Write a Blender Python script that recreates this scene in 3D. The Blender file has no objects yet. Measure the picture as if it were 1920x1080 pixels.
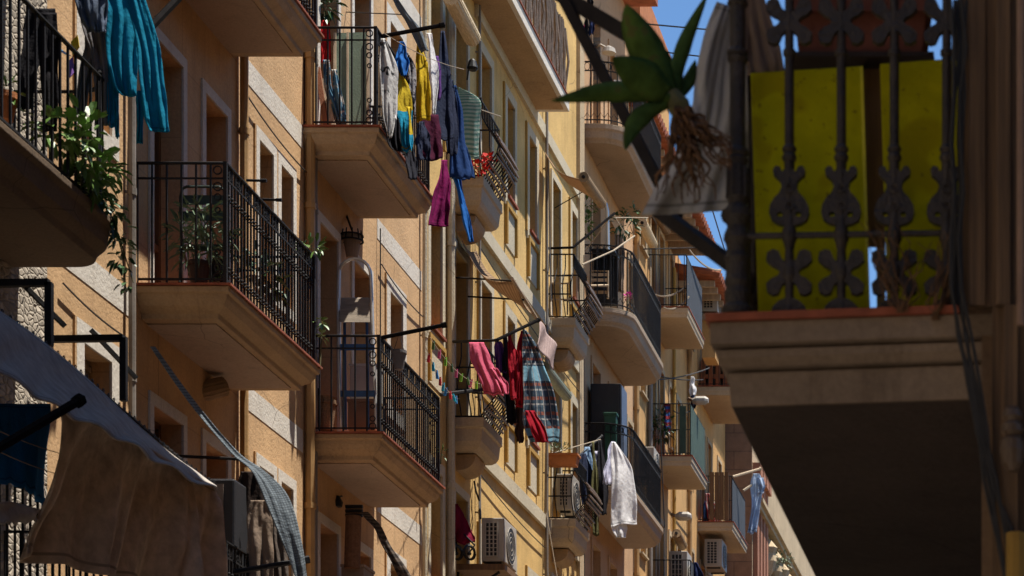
import bpy, bmesh, math, random
from mathutils import Vector, noise as mnoise
random.seed(7)
R = math.radians
sc = bpy.context.scene
col = sc.collection
# ---------------------------------------------------------------- camera, sky, sun, exposure
F, VX, VY, EYE = 4400.0, 1950.0, 1930.0, 1.6      # focal length and vanishing point in photo pixels, eye height
cd = bpy.data.cameras.new("camera"); cam = bpy.data.objects.new("camera", cd); col.objects.link(cam)
cam.location = (0, 0, EYE); cam.rotation_euler = (R(90), 0, 0)
cd.sensor_width = 36; cd.lens = 36 * F / 1920
cd.shift_x = (960 - VX) / 1920; cd.shift_y = (VY - 540) / 1920
cd.clip_start = .1; cd.clip_end = 4000
cd.dof.use_dof = True; cd.dof.focus_distance = 27; cd.dof.aperture_fstop = 5.0
sc.camera = cam
SUN = Vector((.27, .07, .96)).normalized()
w = bpy.data.worlds.new("World"); sc.world = w; w.use_nodes = True
nt = w.node_tree; bg = nt.nodes['Background']
sky = nt.nodes.new('ShaderNodeTexSky'); sky.sky_type = 'NISHITA'; sky.sun_disc = False
sky.sun_elevation = math.asin(SUN.z); sky.sun_rotation = math.atan2(SUN.x, SUN.y)
sky.air_density = 1.0; sky.dust_density = .0; sky.ozone_density = 2.2; sky.altitude = 400
tint = nt.nodes.new('ShaderNodeMix'); tint.data_type = 'RGBA'; tint.blend_type = 'MULTIPLY'; tint.inputs[0].default_value = 1; tint.inputs[7].default_value = (.80, 1.0, 1.14, 1)
nt.links.new(sky.outputs[0], tint.inputs[6]); nt.links.new(tint.outputs[2], bg.inputs[0]); bg.inputs[1].default_value = .071
sl = bpy.data.lights.new("sun", 'SUN'); sl.energy = 5; sl.angle = R(.5); sl.color = (1, .95, .86)
so = bpy.data.objects.new("sun", sl); col.objects.link(so)
so.rotation_euler = SUN.to_track_quat('Z', 'Y').to_euler(); so.location = (3, -5, 40)
sc.view_settings.view_transform = 'Standard'; sc.view_settings.look = 'None'
sc.view_settings.exposure = 1.0; sc.view_settings.gamma = 1
sc.cycles.max_bounces = 6; sc.cycles.use_denoising = True

# ---------------------------------------------------------------- measuring helpers
def P(px, py, d): return Vector(((px - VX) * d / F, d, EYE + (VY - py) * d / F))
def FX(px, py, X): return P(px, py, F * X / (px - VX))
XW, XO = -7.7, -6.9                                # facade line and balcony front line of the left row
def WY(px): return F * XW / (px - VX)              # distance along the street of a facade point
def WZ(px, py, X=XW): return FX(px, py, X).z

# ---------------------------------------------------------------- materials
def nn(t, k, **kw):
    n = t.nodes.new(k)
    for a, b in kw.items(): setattr(n, a, b)
    return n
def hexmix(t, fac, a, b, blend='MIX'):
    m = nn(t, 'ShaderNodeMix', data_type='RGBA', blend_type=blend)
    for s, v in ((m.inputs[0], fac), (m.inputs[6], a), (m.inputs[7], b)):
        if hasattr(v, 'links'): t.links.new(v, s)
        elif isinstance(v, (tuple, list)): s.default_value = (*v[:3], 1)
        else: s.default_value = v
    return m.outputs[2]
def noise(t, vec, scale, detail=4, rough=.6):
    n = nn(t, 'ShaderNodeTexNoise'); n.inputs['Scale'].default_value = scale
    n.inputs['Detail'].default_value = detail; n.inputs['Roughness'].default_value = rough
    t.links.new(vec, n.inputs['Vector']); return n.outputs['Fac']
def ramp(t, fac, lo, hi):
    n = nn(t, 'ShaderNodeMapRange'); n.inputs[1].default_value = lo; n.inputs[2].default_value = hi
    t.links.new(fac, n.inputs[0]); return n.outputs[0]
def scaled(t, vec, s):
    n = nn(t, 'ShaderNodeMapping'); n.inputs['Scale'].default_value = s
    t.links.new(vec, n.inputs[0]); return n.outputs[0]
def base(name, rough, metal=0, spec=.3):
    m = bpy.data.materials.new(name); m.use_nodes = True; t = m.node_tree
    b = t.nodes['Principled BSDF']; b.inputs['Roughness'].default_value = rough
    b.inputs['Metallic'].default_value = metal; b.inputs['Specular IOR Level'].default_value = spec
    return m, t, b
def bumpit(t, b, h, strength, dist=.02):
    n = nn(t, 'ShaderNodeBump'); n.inputs['Strength'].default_value = strength; n.inputs['Distance'].default_value = dist
    t.links.new(h, n.inputs['Height']); t.links.new(n.outputs[0], b.inputs['Normal'])
def dark(c, k): return tuple(x * k for x in c)
def mat(name, c, rough=.8, var=.2, scale=6, bump=.2, bscale=60, metal=0, spec=.3, c2=None, stretch=(1, 1, 1)):
    m, t, b = base(name, rough, metal, spec)
    o = nn(t, 'ShaderNodeTexCoord').outputs['Object']
    v = scaled(t, o, stretch)
    n = ramp(t, noise(t, v, scale, 5), .3, .7)
    cc = hexmix(t, n, c2 or dark(c, 1 - var), dark(c, 1 + var * .6))
    t.links.new(cc, b.inputs['Base Color'])
    if bump: bumpit(t, b, noise(t, v, bscale, 3), bump)
    return m
def plaster(name, c, stain, amount=.35, var=.12, bump=.25, score=None):
    m, t, b = base(name, .9, 0, .2)
    o = nn(t, 'ShaderNodeTexCoord').outputs['Object']
    n1 = ramp(t, noise(t, o, .9, 6, .65), .3, .7)
    cc = hexmix(t, n1, dark(c, 1 - var), dark(c, 1 + var * .5))
    st = noise(t, scaled(t, o, (3.2, 3.2, .22)), 1.6, 7, .72)           # rain streaks
    s = ramp(t, st, .52, .8)
    mu = nn(t, 'ShaderNodeMath', operation='MULTIPLY'); t.links.new(s, mu.inputs[0]); mu.inputs[1].default_value = amount
    cc = hexmix(t, mu.outputs[0], cc, stain)
    pt = ramp(t, noise(t, o, 5.5, 5, .7), .62, .72)                 # flaked and mended spots
    mu2 = nn(t, 'ShaderNodeMath', operation='MULTIPLY'); t.links.new(pt, mu2.inputs[0]); mu2.inputs[1].default_value = amount * .55
    cc = hexmix(t, mu2.outputs[0], cc, dark(stain, 1.25))
    f = ramp(t, noise(t, o, 38, 4, .7), .25, .75)
    dv = nn(t, 'ShaderNodeMix', data_type='VECTOR'); dv.inputs[0].default_value = .06                # crooked hairline cracks
    nz = nn(t, 'ShaderNodeTexNoise'); nz.inputs['Scale'].default_value = 3.5; nz.inputs['Detail'].default_value = 6; t.links.new(o, nz.inputs['Vector'])
    t.links.new(o, dv.inputs[4]); t.links.new(nz.outputs['Color'], dv.inputs[5])
    vo = nn(t, 'ShaderNodeTexVoronoi', feature='DISTANCE_TO_EDGE'); vo.inputs['Scale'].default_value = .9; t.links.new(dv.outputs[1], vo.inputs['Vector'])
    ck = ramp(t, vo.outputs['Distance'], .006, .0); cm = ramp(t, noise(t, o, .7, 3), .5, .6)
    cx = nn(t, 'ShaderNodeMath', operation='MULTIPLY'); t.links.new(ck, cx.inputs[0]); t.links.new(cm, cx.inputs[1])
    cy = nn(t, 'ShaderNodeMath', operation='MULTIPLY'); t.links.new(cx.outputs[0], cy.inputs[0]); cy.inputs[1].default_value = .7
    cc = hexmix(t, cy.outputs[0], cc, dark(stain, .45))
    cc = hexmix(t, .16, cc, hexmix(t, f, (0, 0, 0), (1, 1, 1)), 'OVERLAY')
    if score:                                            # false ashlar joints scored into the render
        s_ = nn(t, 'ShaderNodeSeparateXYZ'); t.links.new(o, s_.inputs[0]); cb = nn(t, 'ShaderNodeCombineXYZ')
        t.links.new(s_.outputs[1], cb.inputs[0]); t.links.new(s_.outputs[2], cb.inputs[1])
        k = nn(t, 'ShaderNodeTexBrick'); t.links.new(cb.outputs[0], k.inputs[0]); k.inputs['Scale'].default_value = 1
        k.inputs['Brick Width'].default_value = score[0]; k.inputs['Row Height'].default_value = score[1]; k.inputs['Mortar Size'].default_value = .006
        m2 = nn(t, 'ShaderNodeMath', operation='MULTIPLY'); t.links.new(k.outputs['Fac'], m2.inputs[0]); m2.inputs[1].default_value = .4
        cc = hexmix(t, m2.outputs[0], cc, dark(stain, .8))
    t.links.new(cc, b.inputs['Base Color'])
    ad = nn(t, 'ShaderNodeMath', operation='ADD'); t.links.new(noise(t, o, 30, 5), ad.inputs[0]); t.links.new(noise(t, o, 3, 3), ad.inputs[1])
    bumpit(t, b, ad.outputs[0], bump, .03)
    return m
def cloth_mat(name, c, c2=None, trans=.25, pattern=None, n=12, cols=None, weave=400, lum=.12):
    m, t, b = base(name, .95, 0, .1)
    tc = nn(t, 'ShaderNodeTexCoord'); uv = tc.outputs['UV']; o = tc.outputs['Object']
    cc = hexmix(t, ramp(t, noise(t, o, 9, 4), .3, .7), dark(c, 1 - lum), dark(c, 1 + lum))
    def stripes(axis, k, lo, hi):
        s = nn(t, 'ShaderNodeSeparateXYZ'); t.links.new(uv, s.inputs[0])
        mu = nn(t, 'ShaderNodeMath', operation='MULTIPLY'); t.links.new(s.outputs[axis], mu.inputs[0]); mu.inputs[1].default_value = k
        fr = nn(t, 'ShaderNodeMath', operation='FRACT'); t.links.new(mu.outputs[0], fr.inputs[0])
        a = nn(t, 'ShaderNodeMath', operation='GREATER_THAN'); t.links.new(fr.outputs[0], a.inputs[0]); a.inputs[1].default_value = lo
        c_ = nn(t, 'ShaderNodeMath', operation='LESS_THAN'); t.links.new(fr.outputs[0], c_.inputs[0]); c_.inputs[1].default_value = hi
        q = nn(t, 'ShaderNodeMath', operation='MULTIPLY'); t.links.new(a.outputs[0], q.inputs[0]); t.links.new(c_.outputs[0], q.inputs[1])
        return q.outputs[0]
    if pattern == 'stripes_u': cc = hexmix(t, stripes(0, n, .5, 1), cc, c2)
    if pattern == 'stripes_v': cc = hexmix(t, stripes(1, n, .5, 1), cc, c2)
    if pattern == 'plaid':
        for i, (ax, k, lo, hi, cx) in enumerate(cols): cc = hexmix(t, stripes(ax, k, lo, hi), cc, cx)
    if pattern == 'blotch':
        for sca, lo, cx in cols: cc = hexmix(t, ramp(t, noise(t, o, sca, 3), lo, lo + .03), cc, cx)
    if pattern == 'band':
        for (ax, lo, hi, cx) in cols: cc = hexmix(t, stripes(ax, 1, lo, hi), cc, cx)
    cc = hexmix(t, stripes(1, 1, .925, .945), cc, dark(c, .55)); cc = hexmix(t, stripes(1, 1, .03, .045), cc, dark(c, .6))
    t.links.new(cc, b.inputs['Base Color'])
    bumpit(t, b, noise(t, o, 14, 4), .35, .04)
    if trans:
        tr = nn(t, 'ShaderNodeBsdfTranslucent'); t.links.new(cc, tr.inputs[0])
        mx = nn(t, 'ShaderNodeMixShader'); mx.inputs[0].default_value = trans
        out = t.nodes['Material Output']
        t.links.new(b.outputs[0], mx.inputs[1]); t.links.new(tr.outputs[0], mx.inputs[2]); t.links.new(mx.outputs[0], out.inputs[0])
    return m
def stone(name, c, mortar, scale=3.0):
    m, t, b = base(name, .95, 0, .2)
    o = nn(t, 'ShaderNodeTexCoord').outputs['Object']
    v = nn(t, 'ShaderNodeTexVoronoi'); v.inputs['Scale'].default_value = scale; v.feature = 'DISTANCE_TO_EDGE'
    dv = nn(t, 'ShaderNodeMix', data_type='VECTOR'); dv.inputs[0].default_value = .12
    nz = nn(t, 'ShaderNodeTexNoise'); nz.inputs['Scale'].default_value = 3.0; nz.inputs['Detail'].default_value = 5; t.links.new(o, nz.inputs['Vector'])
    t.links.new(o, dv.inputs[4]); t.links.new(nz.outputs['Color'], dv.inputs[5])
    wv = scaled(t, dv.outputs[1], (1, 1, 1.7)); t.links.new(wv, v.inputs['Vector'])
    f = ramp(t, v.outputs['Distance'], .0, .16)
    v2 = nn(t, 'ShaderNodeTexVoronoi'); v2.inputs['Scale'].default_value = scale; t.links.new(wv, v2.inputs['Vector'])
    g = hexmix(t, .35, c, hexmix(t, ramp(t, noise(t, o, 14, 5), .3, .7), dark(c, .5), dark(c, 1.5)))
    bw = nn(t, 'ShaderNodeRGBToBW'); t.links.new(v2.outputs['Color'], bw.inputs[0]); g = hexmix(t, .4, g, bw.outputs[0], 'OVERLAY')
    t.links.new(hexmix(t, f, mortar, g), b.inputs['Base Color']); bumpit(t, b, f, .6, .05)
    return m
def bricks(name, c, c2, mortar, scale=1.0, bw=.6, rh=.3):
    m, t, b = base(name, .9, 0, .2)
    o = nn(t, 'ShaderNodeTexCoord').outputs['Object']
    s = nn(t, 'ShaderNodeSeparateXYZ'); t.links.new(o, s.inputs[0])
    ad = nn(t, 'ShaderNodeMath', operation='ADD'); t.links.new(s.outputs[0], ad.inputs[0]); t.links.new(s.outputs[1], ad.inputs[1])
    cb = nn(t, 'ShaderNodeCombineXYZ'); t.links.new(ad.outputs[0], cb.inputs[0]); t.links.new(s.outputs[2], cb.inputs[1])
    k = nn(t, 'ShaderNodeTexBrick'); t.links.new(cb.outputs[0], k.inputs[0]); k.inputs['Scale'].default_value = scale
    k.inputs['Brick Width'].default_value = bw; k.inputs['Row Height'].default_value = rh; k.inputs['Mortar Size'].default_value = .012
    for q, v in (('Color1', c), ('Color2', c2), ('Mortar', mortar)): k.inputs[q].default_value = (*v, 1)
    t.links.new(hexmix(t, .3, k.outputs[0], hexmix(t, ramp(t, noise(t, o, 6, 5), .3, .7), dark(c, .5), dark(c, 1.4))), b.inputs['Base Color'])
    bumpit(t, b, noise(t, o, 20, 4), .4, .03)
    return m

m_peach = plaster('peach_plaster', (.56, .355, .185), (.31, .19, .10), .7, .27, .25, (1.15, .64))
m_white = plaster('whitewash', (.60, .55, .48), (.36, .29, .22), .55)
m_yellow = plaster('yellow_plaster', (.62, .405, .15), (.34, .20, .08), .75, .28)
m_yelpale = plaster('grey_cream_trim', (.50, .43, .31), (.33, .26, .16), .4)
m_ochre = plaster('ochre_edge_paint', (.40, .235, .06), (.25, .14, .04), .3)
m_pink = plaster('salmon_plaster', (.50, .31, .17), (.26, .15, .08), .6)
m_orange = plaster('apricot_plaster', (.54, .31, .12), (.28, .155, .07), .6, .22)
m_tan = plaster('tan_stucco', (.39, .265, .15), (.20, .13, .08), .65, .2, .3)
m_tan2 = plaster('tan_stucco_sooty', (.36, .24, .135), (.15, .095, .055), .75, .25, .35)
m_tan3 = plaster('tan_stucco_patched', (.42, .30, .185), (.24, .17, .11), .6, .3, .3)
m_tanw = plaster('pale_slab_paint', (.44, .34, .23), (.27, .20, .13), .3)
m_conc = plaster('grey_brown_concrete', (.34, .25, .18), (.17, .12, .09), .5)
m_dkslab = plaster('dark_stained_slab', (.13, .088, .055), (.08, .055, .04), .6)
m_rough = stone('rough_stone', (.35, .30, .24), (.31, .265, .21), 13)
m_brown = bricks('brown_stone_blocks', (.22, .13, .085), (.26, .16, .10), (.12, .08, .06), 1, 1.0, .45)
m_cream = plaster('cream_render', (.46, .35, .22), (.26, .17, .10), .6, .25)
m_redpil = plaster('red_brown_pilaster_paint', (.34, .15, .09), (.2, .1, .06), .4)
m_iron = mat('black_iron', (.015, .014, .015), .72, .3, 12, .15, 90, .0, .2)
m_castiron = mat('brown_black_cast_iron', (.031, .022, .017), .5, .5, 18, .5, 70, .0, .4)
m_greyrail = mat('grey_iron', (.022, .021, .022), .7, .3, 12, .15, 90, 0, .2)
m_rust = mat('rusty_wire', (.12, .07, .04), .8, .3, 20, .1, 80)
m_wicker = mat('weathered_dark_slats', (.17, .115, .08), .6, .5, 14, .3, 50, 0, .5)
m_tile = mat('red_clay_tile', (.26, .07, .035), .8, .35, 9, .3, 40)
m_roof = mat('terracotta_roof_tile', (.34, .11, .055), .85, .4, 5, .3, 40)
m_terra = mat('terracotta_pot', (.42, .15, .05), .8, .25, 6, .2, 50)
m_dkterra = mat('dark_red_planter', (.16, .05, .03), .8, .3, 6, .2, 50)
m_wood = mat('brown_wood', (.16, .085, .04), .7, .35, 4, .3, 30, stretch=(6, 6, .6))
m_palewood = mat('pale_wood', (.40, .30, .20), .75, .25, 4, .2, 30, stretch=(6, 6, .6))
m_shut = mat('mauve_grey_shutter', (.17, .115, .085), .7, .2, 3, .2, 30, stretch=(3, 3, .5))
m_dkshut = mat('dark_door', (.045, .03, .02), .6, .3, 3, .2, 30)
m_green = mat('grey_green_door_paint', (.12, .16, .13), .6, .2, 3, .15, 30)
m_glass = mat('dark_window_glass', (.022, .022, .024), .12, .3, 2, 0, 1, 0, .6)
m_bluegrey = mat('blue_grey_blind', (.17, .18, .21), .7, .15, 4, .1, 30)
m_pvc = mat('ochre_drainpipe', (.42, .25, .10), .6, .25, 3, .1, 30)
m_grey = mat('grey_pipe', (.22, .19, .16), .6, .25, 3, .1, 30)
m_acw = mat('ac_white_casing', (.37, .33, .28), .5, .08, 5, .05, 30)
m_acd = mat('ac_dark_fan', (.02, .02, .022), .6, .2, 8, .1, 30)
m_black = mat('black_plastic', (.012, .012, .013), .5, .3, 8, .1, 40)
m_mesh = mat('dark_blue_grey_screen', (.045, .05, .06), .8, .2, 6, .3, 300)
m_gmesh = mat('green_screen', (.045, .075, .055), .8, .25, 6, .3, 300)
m_alu = mat('aluminium', (.55, .53, .50), .35, .12, 9, .05, 50, .7, .5)
m_blue = mat('blue_paint', (.03, .09, .22), .6, .2, 9, .1, 50)
m_rope = mat('pale_rope', (.36, .29, .21), .9, .2, 30, .2, 90)
m_wire = mat('dark_cable', (.03, .027, .025), .7, .2, 30, 0, 90)
m_leaf = mat('green_leaf', (.09, .17, .03), .45, .45, 9, .1, 40, 0, .4)
m_dkleaf = mat('dark_green_leaf', (.035, .085, .025), .4, .45, 9, .1, 40, 0, .4)
m_silver = mat('silvery_green_leaf', (.12, .17, .10), .5, .4, 9, .1, 40, 0, .4)
m_agave = mat('agave_leaf', (.055, .085, .022), .5, .35, 5, .25, 22, 0, .3, stretch=(4, 4, 1))
m_root = mat('dry_brown_root', (.135, .07, .035), .9, .5, 20, .4, 60)
m_stem = mat('plant_stem', (.11, .10, .04), .8, .3, 9, .1, 40)
m_yboard = mat('yellow_board', (.62, .56, .012), .6, .18, 1.6, .15, 30)
m_soil = mat('dark_soil', (.03, .022, .015), .95, .3, 20, .4, 60)
m_orange_t = mat('orange_toy', (.75, .16, .02), .5, .1, 6, 0, 1)
m_cane = mat('rolled_cane_blind', (.66, .52, .33), .8, .3, 10, .5, 40, stretch=(8, 1, 8))
m_matt = mat('matt_black', (.012, .011, .011), 1, .3, 12, .1, 60, 0, 0)
m_dkwire = mat('awning_arm', (.024, .019, .017), .8, .3, 12, .2, 60, 0, .15)
m_ground = mat('asphalt', (.055, .05, .046), .9, .25, 3, .3, 40)
m_pave = mat('grey_paving', (.30, .26, .22), .85, .2, 3, .3, 30)
m_wbox = mat('white_foam_box', (.62, .58, .52), .8, .1, 6, .1, 30)
m_plank = mat('grey_plank', (.25, .20, .15), .8, .3, 4, .3, 30, stretch=(1, 6, 6))
m_boarding = mat('dark_stained_boards', (.15, .088, .045), .8, .6, 3, .5, 14, c2=(.05, .03, .018), stretch=(14, 14, .35))
m_canvas0 = mat('faded_blind', (.36, .30, .22), .8, .2, 5, .2, 40)

# ---------------------------------------------------------------- mesh helpers
WLOC = {}
def tag(o, label=None, cat=None, group=None, kind=None):
    if label: o['label'] = label
    if cat: o['category'] = cat
    if group: o['group'] = group
    if kind: o['kind'] = kind
    return o
def thing(name, label, cat, loc, group=None):
    o = bpy.data.objects.new(name, None); col.objects.link(o); o.location = loc; o.empty_display_size = .1
    WLOC[o] = Vector(loc); return tag(o, label, cat, group)
class MB:
    def __init__(s): s.v = []; s.f = []; s.uv = {}
    def add(s, vs, fs):
        k = len(s.v); s.v += [Vector(a) for a in vs]; s.f += [tuple(i + k for i in f) for f in fs]; return s
    def box(s, a, b):
        x0, x1 = sorted((a[0], b[0])); y0, y1 = sorted((a[1], b[1])); z0, z1 = sorted((a[2], b[2]))
        return s.add([(x0,y0,z0),(x1,y0,z0),(x1,y1,z0),(x0,y1,z0),(x0,y0,z1),(x1,y0,z1),(x1,y1,z1),(x0,y1,z1)],
                     [(0,3,2,1),(4,5,6,7),(0,1,5,4),(1,2,6,5),(2,3,7,6),(3,0,4,7)])
    def hexa(s, q8): return s.add(q8, [(0,3,2,1),(4,5,6,7),(0,1,5,4),(1,2,6,5),(2,3,7,6),(3,0,4,7)])
    def bar(s, a, b, w, h=None):                      # square bar between two points
        return s.tube([a, b], w * .7071, 4, h)
    def tube(s, pts, r, n=6, flat=None, rot=None):
        pts = [Vector(p) for p in pts]; k = len(s.v); m = len(pts)
        rs = r if isinstance(r, (list, tuple)) else [r] * m
        up = None
        for i, p in enumerate(pts):
            d = (pts[min(i + 1, m - 1)] - pts[max(i - 1, 0)])
            if d.length < 1e-9: d = Vector((0, 0, 1))
            d.normalize()
            if up is None: up = Vector((0, 0, 1)) if abs(d.z) < .9 else Vector((1, 0, 0))
            a = d.cross(up)
            if a.length < 1e-6: a = d.cross(Vector((1, .3, 0)))
            a.normalize(); b = a.cross(d).normalized(); up = b
            for j in range(n):
                t = 2 * math.pi * (j + .5) / n
                s.v.append(p + a * math.cos(t) * rs[i] + b * math.sin(t) * (rs[i] * (flat or 1)))
        for i in range(m - 1):
            for j in range(n):
                q = (j + 1) % n; s.f.append((k + i*n + j, k + i*n + q, k + (i+1)*n + q, k + (i+1)*n + j))
        s.f.append(tuple(k + j for j in reversed(range(n)))); s.f.append(tuple(k + (m-1)*n + j for j in range(n)))
        return s
    def lathe(s, c, prof, n=14):                      # prof: (radius, height) from bottom to top
        c = Vector(c); return s.loft([[c + Vector((r * math.cos(2*math.pi*j/n), r * math.sin(2*math.pi*j/n), h)) for j in range(n)] for r, h in prof])
    def loft(s, loops, cap=True):
        k = len(s.v); n = len(loops[0])
        for l in loops: s.v += [Vector(p) for p in l]
        for i in range(len(loops) - 1):
            for j in range(n):
                q = (j + 1) % n; s.f.append((k+i*n+j, k+i*n+q, k+(i+1)*n+q, k+(i+1)*n+j))
        if cap: s.f.append(tuple(k + j for j in reversed(range(n)))); s.f.append(tuple(k + (len(loops)-1)*n + j for j in range(n)))
        return s
    def ring(s, c, ax1, ax2, r, t, n=12, rr=None):     # torus-like ring in the plane of ax1, ax2
        c = Vector(c); a = Vector(ax1); b = Vector(ax2)
        pts = [c + a*math.cos(2*math.pi*i/n)*r + b*math.sin(2*math.pi*i/n)*(rr or r) for i in range(n + 1)]
        return s.tube(pts, t, 4)
    def grid(s, fn, nu, nv, uvs=(0, 1, 0, 1)):
        k = len(s.v)
        for i in range(nv + 1):
            for j in range(nu + 1):
                u, v = j / nu, i / nv; s.uv[len(s.v)] = (uvs[0] + (uvs[1]-uvs[0])*u, uvs[2] + (uvs[3]-uvs[2])*v); s.v.append(Vector(fn(u, v)))
        for i in range(nv):
            for j in range(nu):
                a = k + i*(nu+1) + j; s.f.append((a, a+1, a+nu+2, a+nu+1))
        return s
    def prism(s, loops, frame, t):                    # flat outline with holes; frame(u, v, w) -> point
        bm = bmesh.new(); es = []
        for lp in loops:
            vs = [bm.verts.new((u, v, 0)) for u, v in lp]
            es += [bm.edges.new((vs[i], vs[(i+1) % len(vs)])) for i in range(len(vs))]
        bmesh.ops.triangle_fill(bm, use_beauty=True, use_dissolve=False, edges=es)
        g = bmesh.ops.extrude_face_region(bm, geom=bm.faces[:])
        for q in g['geom']:
            if isinstance(q, bmesh.types.BMVert): q.co.z += t
        bm.verts.index_update(); k = len(s.v)
        s.v += [Vector(frame(q.co.x, q.co.y, q.co.z)) for q in bm.verts]
        s.f += [tuple(k + q.index for q in f.verts) for f in bm.faces]; bm.free(); return s
    def build(s, name, m, parent=None, smooth=False, solid=0, bevel=0, label=None, loc=None, sub=0):
        if parent is not None: o0 = WLOC[parent]
        elif loc is not None: o0 = Vector(loc)
        else:
            xs, ys, zs = zip(*[(p.x, p.y, p.z) for p in s.v]); o0 = Vector(((min(xs)+max(xs))/2, (min(ys)+max(ys))/2, min(zs)))
        me = bpy.data.meshes.new(name); me.from_pydata([p - o0 for p in s.v], [], s.f)
        if s.uv:
            ul = me.uv_layers.new()
            for lp in me.loops: ul.data[lp.index].uv = s.uv.get(lp.vertex_index, (0, 0))
        bm = bmesh.new(); bm.from_mesh(me)
        if not s.uv: bmesh.ops.recalc_face_normals(bm, faces=bm.faces)
        bm.to_mesh(me); bm.free()
        if smooth:
            for p in me.polygons: p.use_smooth = True
        me.materials.append(m)
        o = bpy.data.objects.new(name, me); col.objects.link(o)
        if parent is not None: o.parent = parent; WLOC[o] = o0
        else: o.location = o0; WLOC[o] = o0
        if solid: q = o.modifiers.new('solid', 'SOLIDIFY'); q.thickness = solid; q.offset = 0
        if sub: q = o.modifiers.new('sub', 'SUBSURF'); q.levels = q.render_levels = sub
        if bevel: q = o.modifiers.new('bevel', 'BEVEL'); q.width = bevel; q.segments = 2; q.limit_method = 'ANGLE'
        if label: o['label'] = label
        return o
def smoothstep(t): return t*t*(3 - 2*t)
def interp(keys, t):                                  # piecewise smooth interpolation of tuples
    n = len(keys) - 1; x = min(max(t, 0), 1) * n; i = min(int(x), n - 1); f = x - i
    p0, p1, p2, p3 = keys[max(i-1,0)], keys[i], keys[i+1], keys[min(i+2,n)]
    return tuple(.5*((2*b) + (c-a)*f + (2*a-5*b+4*c-d)*f*f + (3*b-a-3*c+d)*f**3) for a, b, c, d in zip(p0, p1, p2, p3))

# ---------------------------------------------------------------- facades
def facade(parent, X, y0, y1, z0, z1, ops, m, back=5, dep=.24):
    b = MB(); ys = sorted({y0, y1, *[q for o in ops for q in o[:2]]}); zs = sorted({z0, z1, *[q for o in ops for q in o[2:4]]})
    for ya, yb in zip(ys, ys[1:]):
        for za, zb in zip(zs, zs[1:]):
            cy, cz = (ya+yb)/2, (za+zb)/2
            if any(o[0] < cy < o[1] and o[2] < cz < o[3] for o in ops): continue
            b.add([(X,ya,za),(X,yb,za),(X,yb,zb),(X,ya,zb)], [(0,1,2,3)])
    for o in ops:
        a, c, e, f = o[:4]; q = X - dep
        b.add([(X,a,e),(X,c,e),(X,c,f),(X,a,f),(q,a,e),(q,c,e),(q,c,f),(q,a,f)], [(0,4,5,1),(1,5,6,2),(2,6,7,3),(3,7,4,0)])
    q = X - back
    b.add([(X,y0,z0),(X,y0,z1),(q,y0,z1),(q,y0,z0),(X,y1,z0),(X,y1,z1),(q,y1,z1),(q,y1,z0)], [(0,1,2,3),(4,7,6,5),(1,5,6,2),(3,2,6,7)])
    return b.build('wall', m, parent)
def window(parent, X, op, glass=m_glass, frame=m_wood, surround=None, sw=.13, edge=None, sill=None, slats=False, name='window', bottom=True, proud=.025):
    a, c, e, f = op[:4]; q = X - .22
    b = MB()
    if slats:
        b.box((q-.02,a,e), (q,c,f)); n = int((f-e)/.055)
        for i in range(n): b.hexa([(q,a+.05,e+i*.055),(q+.03,a+.05,e+i*.055),(q+.03,c-.05,e+i*.055),(q,c-.05,e+i*.055),
                                   (q,a+.05,e+i*.055+.045),(q+.012,a+.05,e+i*.055+.045),(q+.012,c-.05,e+i*.055+.045),(q,c-.05,e+i*.055+.045)])
    else: b.box((q-.02,a,e), (q,c,f))
    wn = b.build(name, glass, parent)
    fr = MB(); g = q + .035; t = .05
    fr.box((q,a,e),(g,a+t,f)).box((q,c-t,e),(g,c,f)).box((q,a+t,f-t),(g,c-t,f)).box((q,a+t,e),(g,c-t,e+t))
    m_ = (a+c)/2
    fr.box((q,m_-.03,e+t),(g+.004,m_+.03,f-t))
    if not slats and f-e > 1.6: fr.box((q,a+t,e+.62),(g-.003,m_-.03,e+.68)).box((q,m_+.03,e+.62),(g-.003,c-t,e+.68))
    fr.build('frame', frame, wn)
    if f-e < 1.7 and name == 'window' and random.random() < .65:        # roller blind part way down
        k = f - (f-e)*random.uniform(.25, .7); bl = MB(); z = f
        while z > k: bl.box((q+.045,a+.01,z-.045),(q+.06+.012*((int(z*20))%2),c-.01,z-.004)); z -= .045
        bl.box((q+.04,a+.01,k-.03),(q+.07,c-.01,k)); bl.build('roller_blind', random.choice((m_palewood, m_bluegrey, m_shut, m_canvas0)), wn)
    if surround:
        s = MB(); p = X + proud
        s.box((X-.004,a-sw,e),(p,a,f)).box((X-.004,c,e),(p,c+sw,f)).box((X-.004,a-sw,f),(p,c+sw,f+sw*1.1))
        if bottom: s.box((X-.004,a-sw,e-sw),(p,c+sw,e))
        s.build('surround', surround, wn)
    if edge:
        s = MB(); p = X + proud + .05
        s.box((X-.003,a-sw-(.03 if proud < .028 else .055),e-.02),(X+proud-.002,a-sw,f+sw*1.1)); s.build('edge_moulding', edge, wn)
    if sill:
        MB().box((X-.2,a-.02,e-.001),(X+.07,c+.05,e+.035)).build('sill', sill, wn)
    return wn
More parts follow.
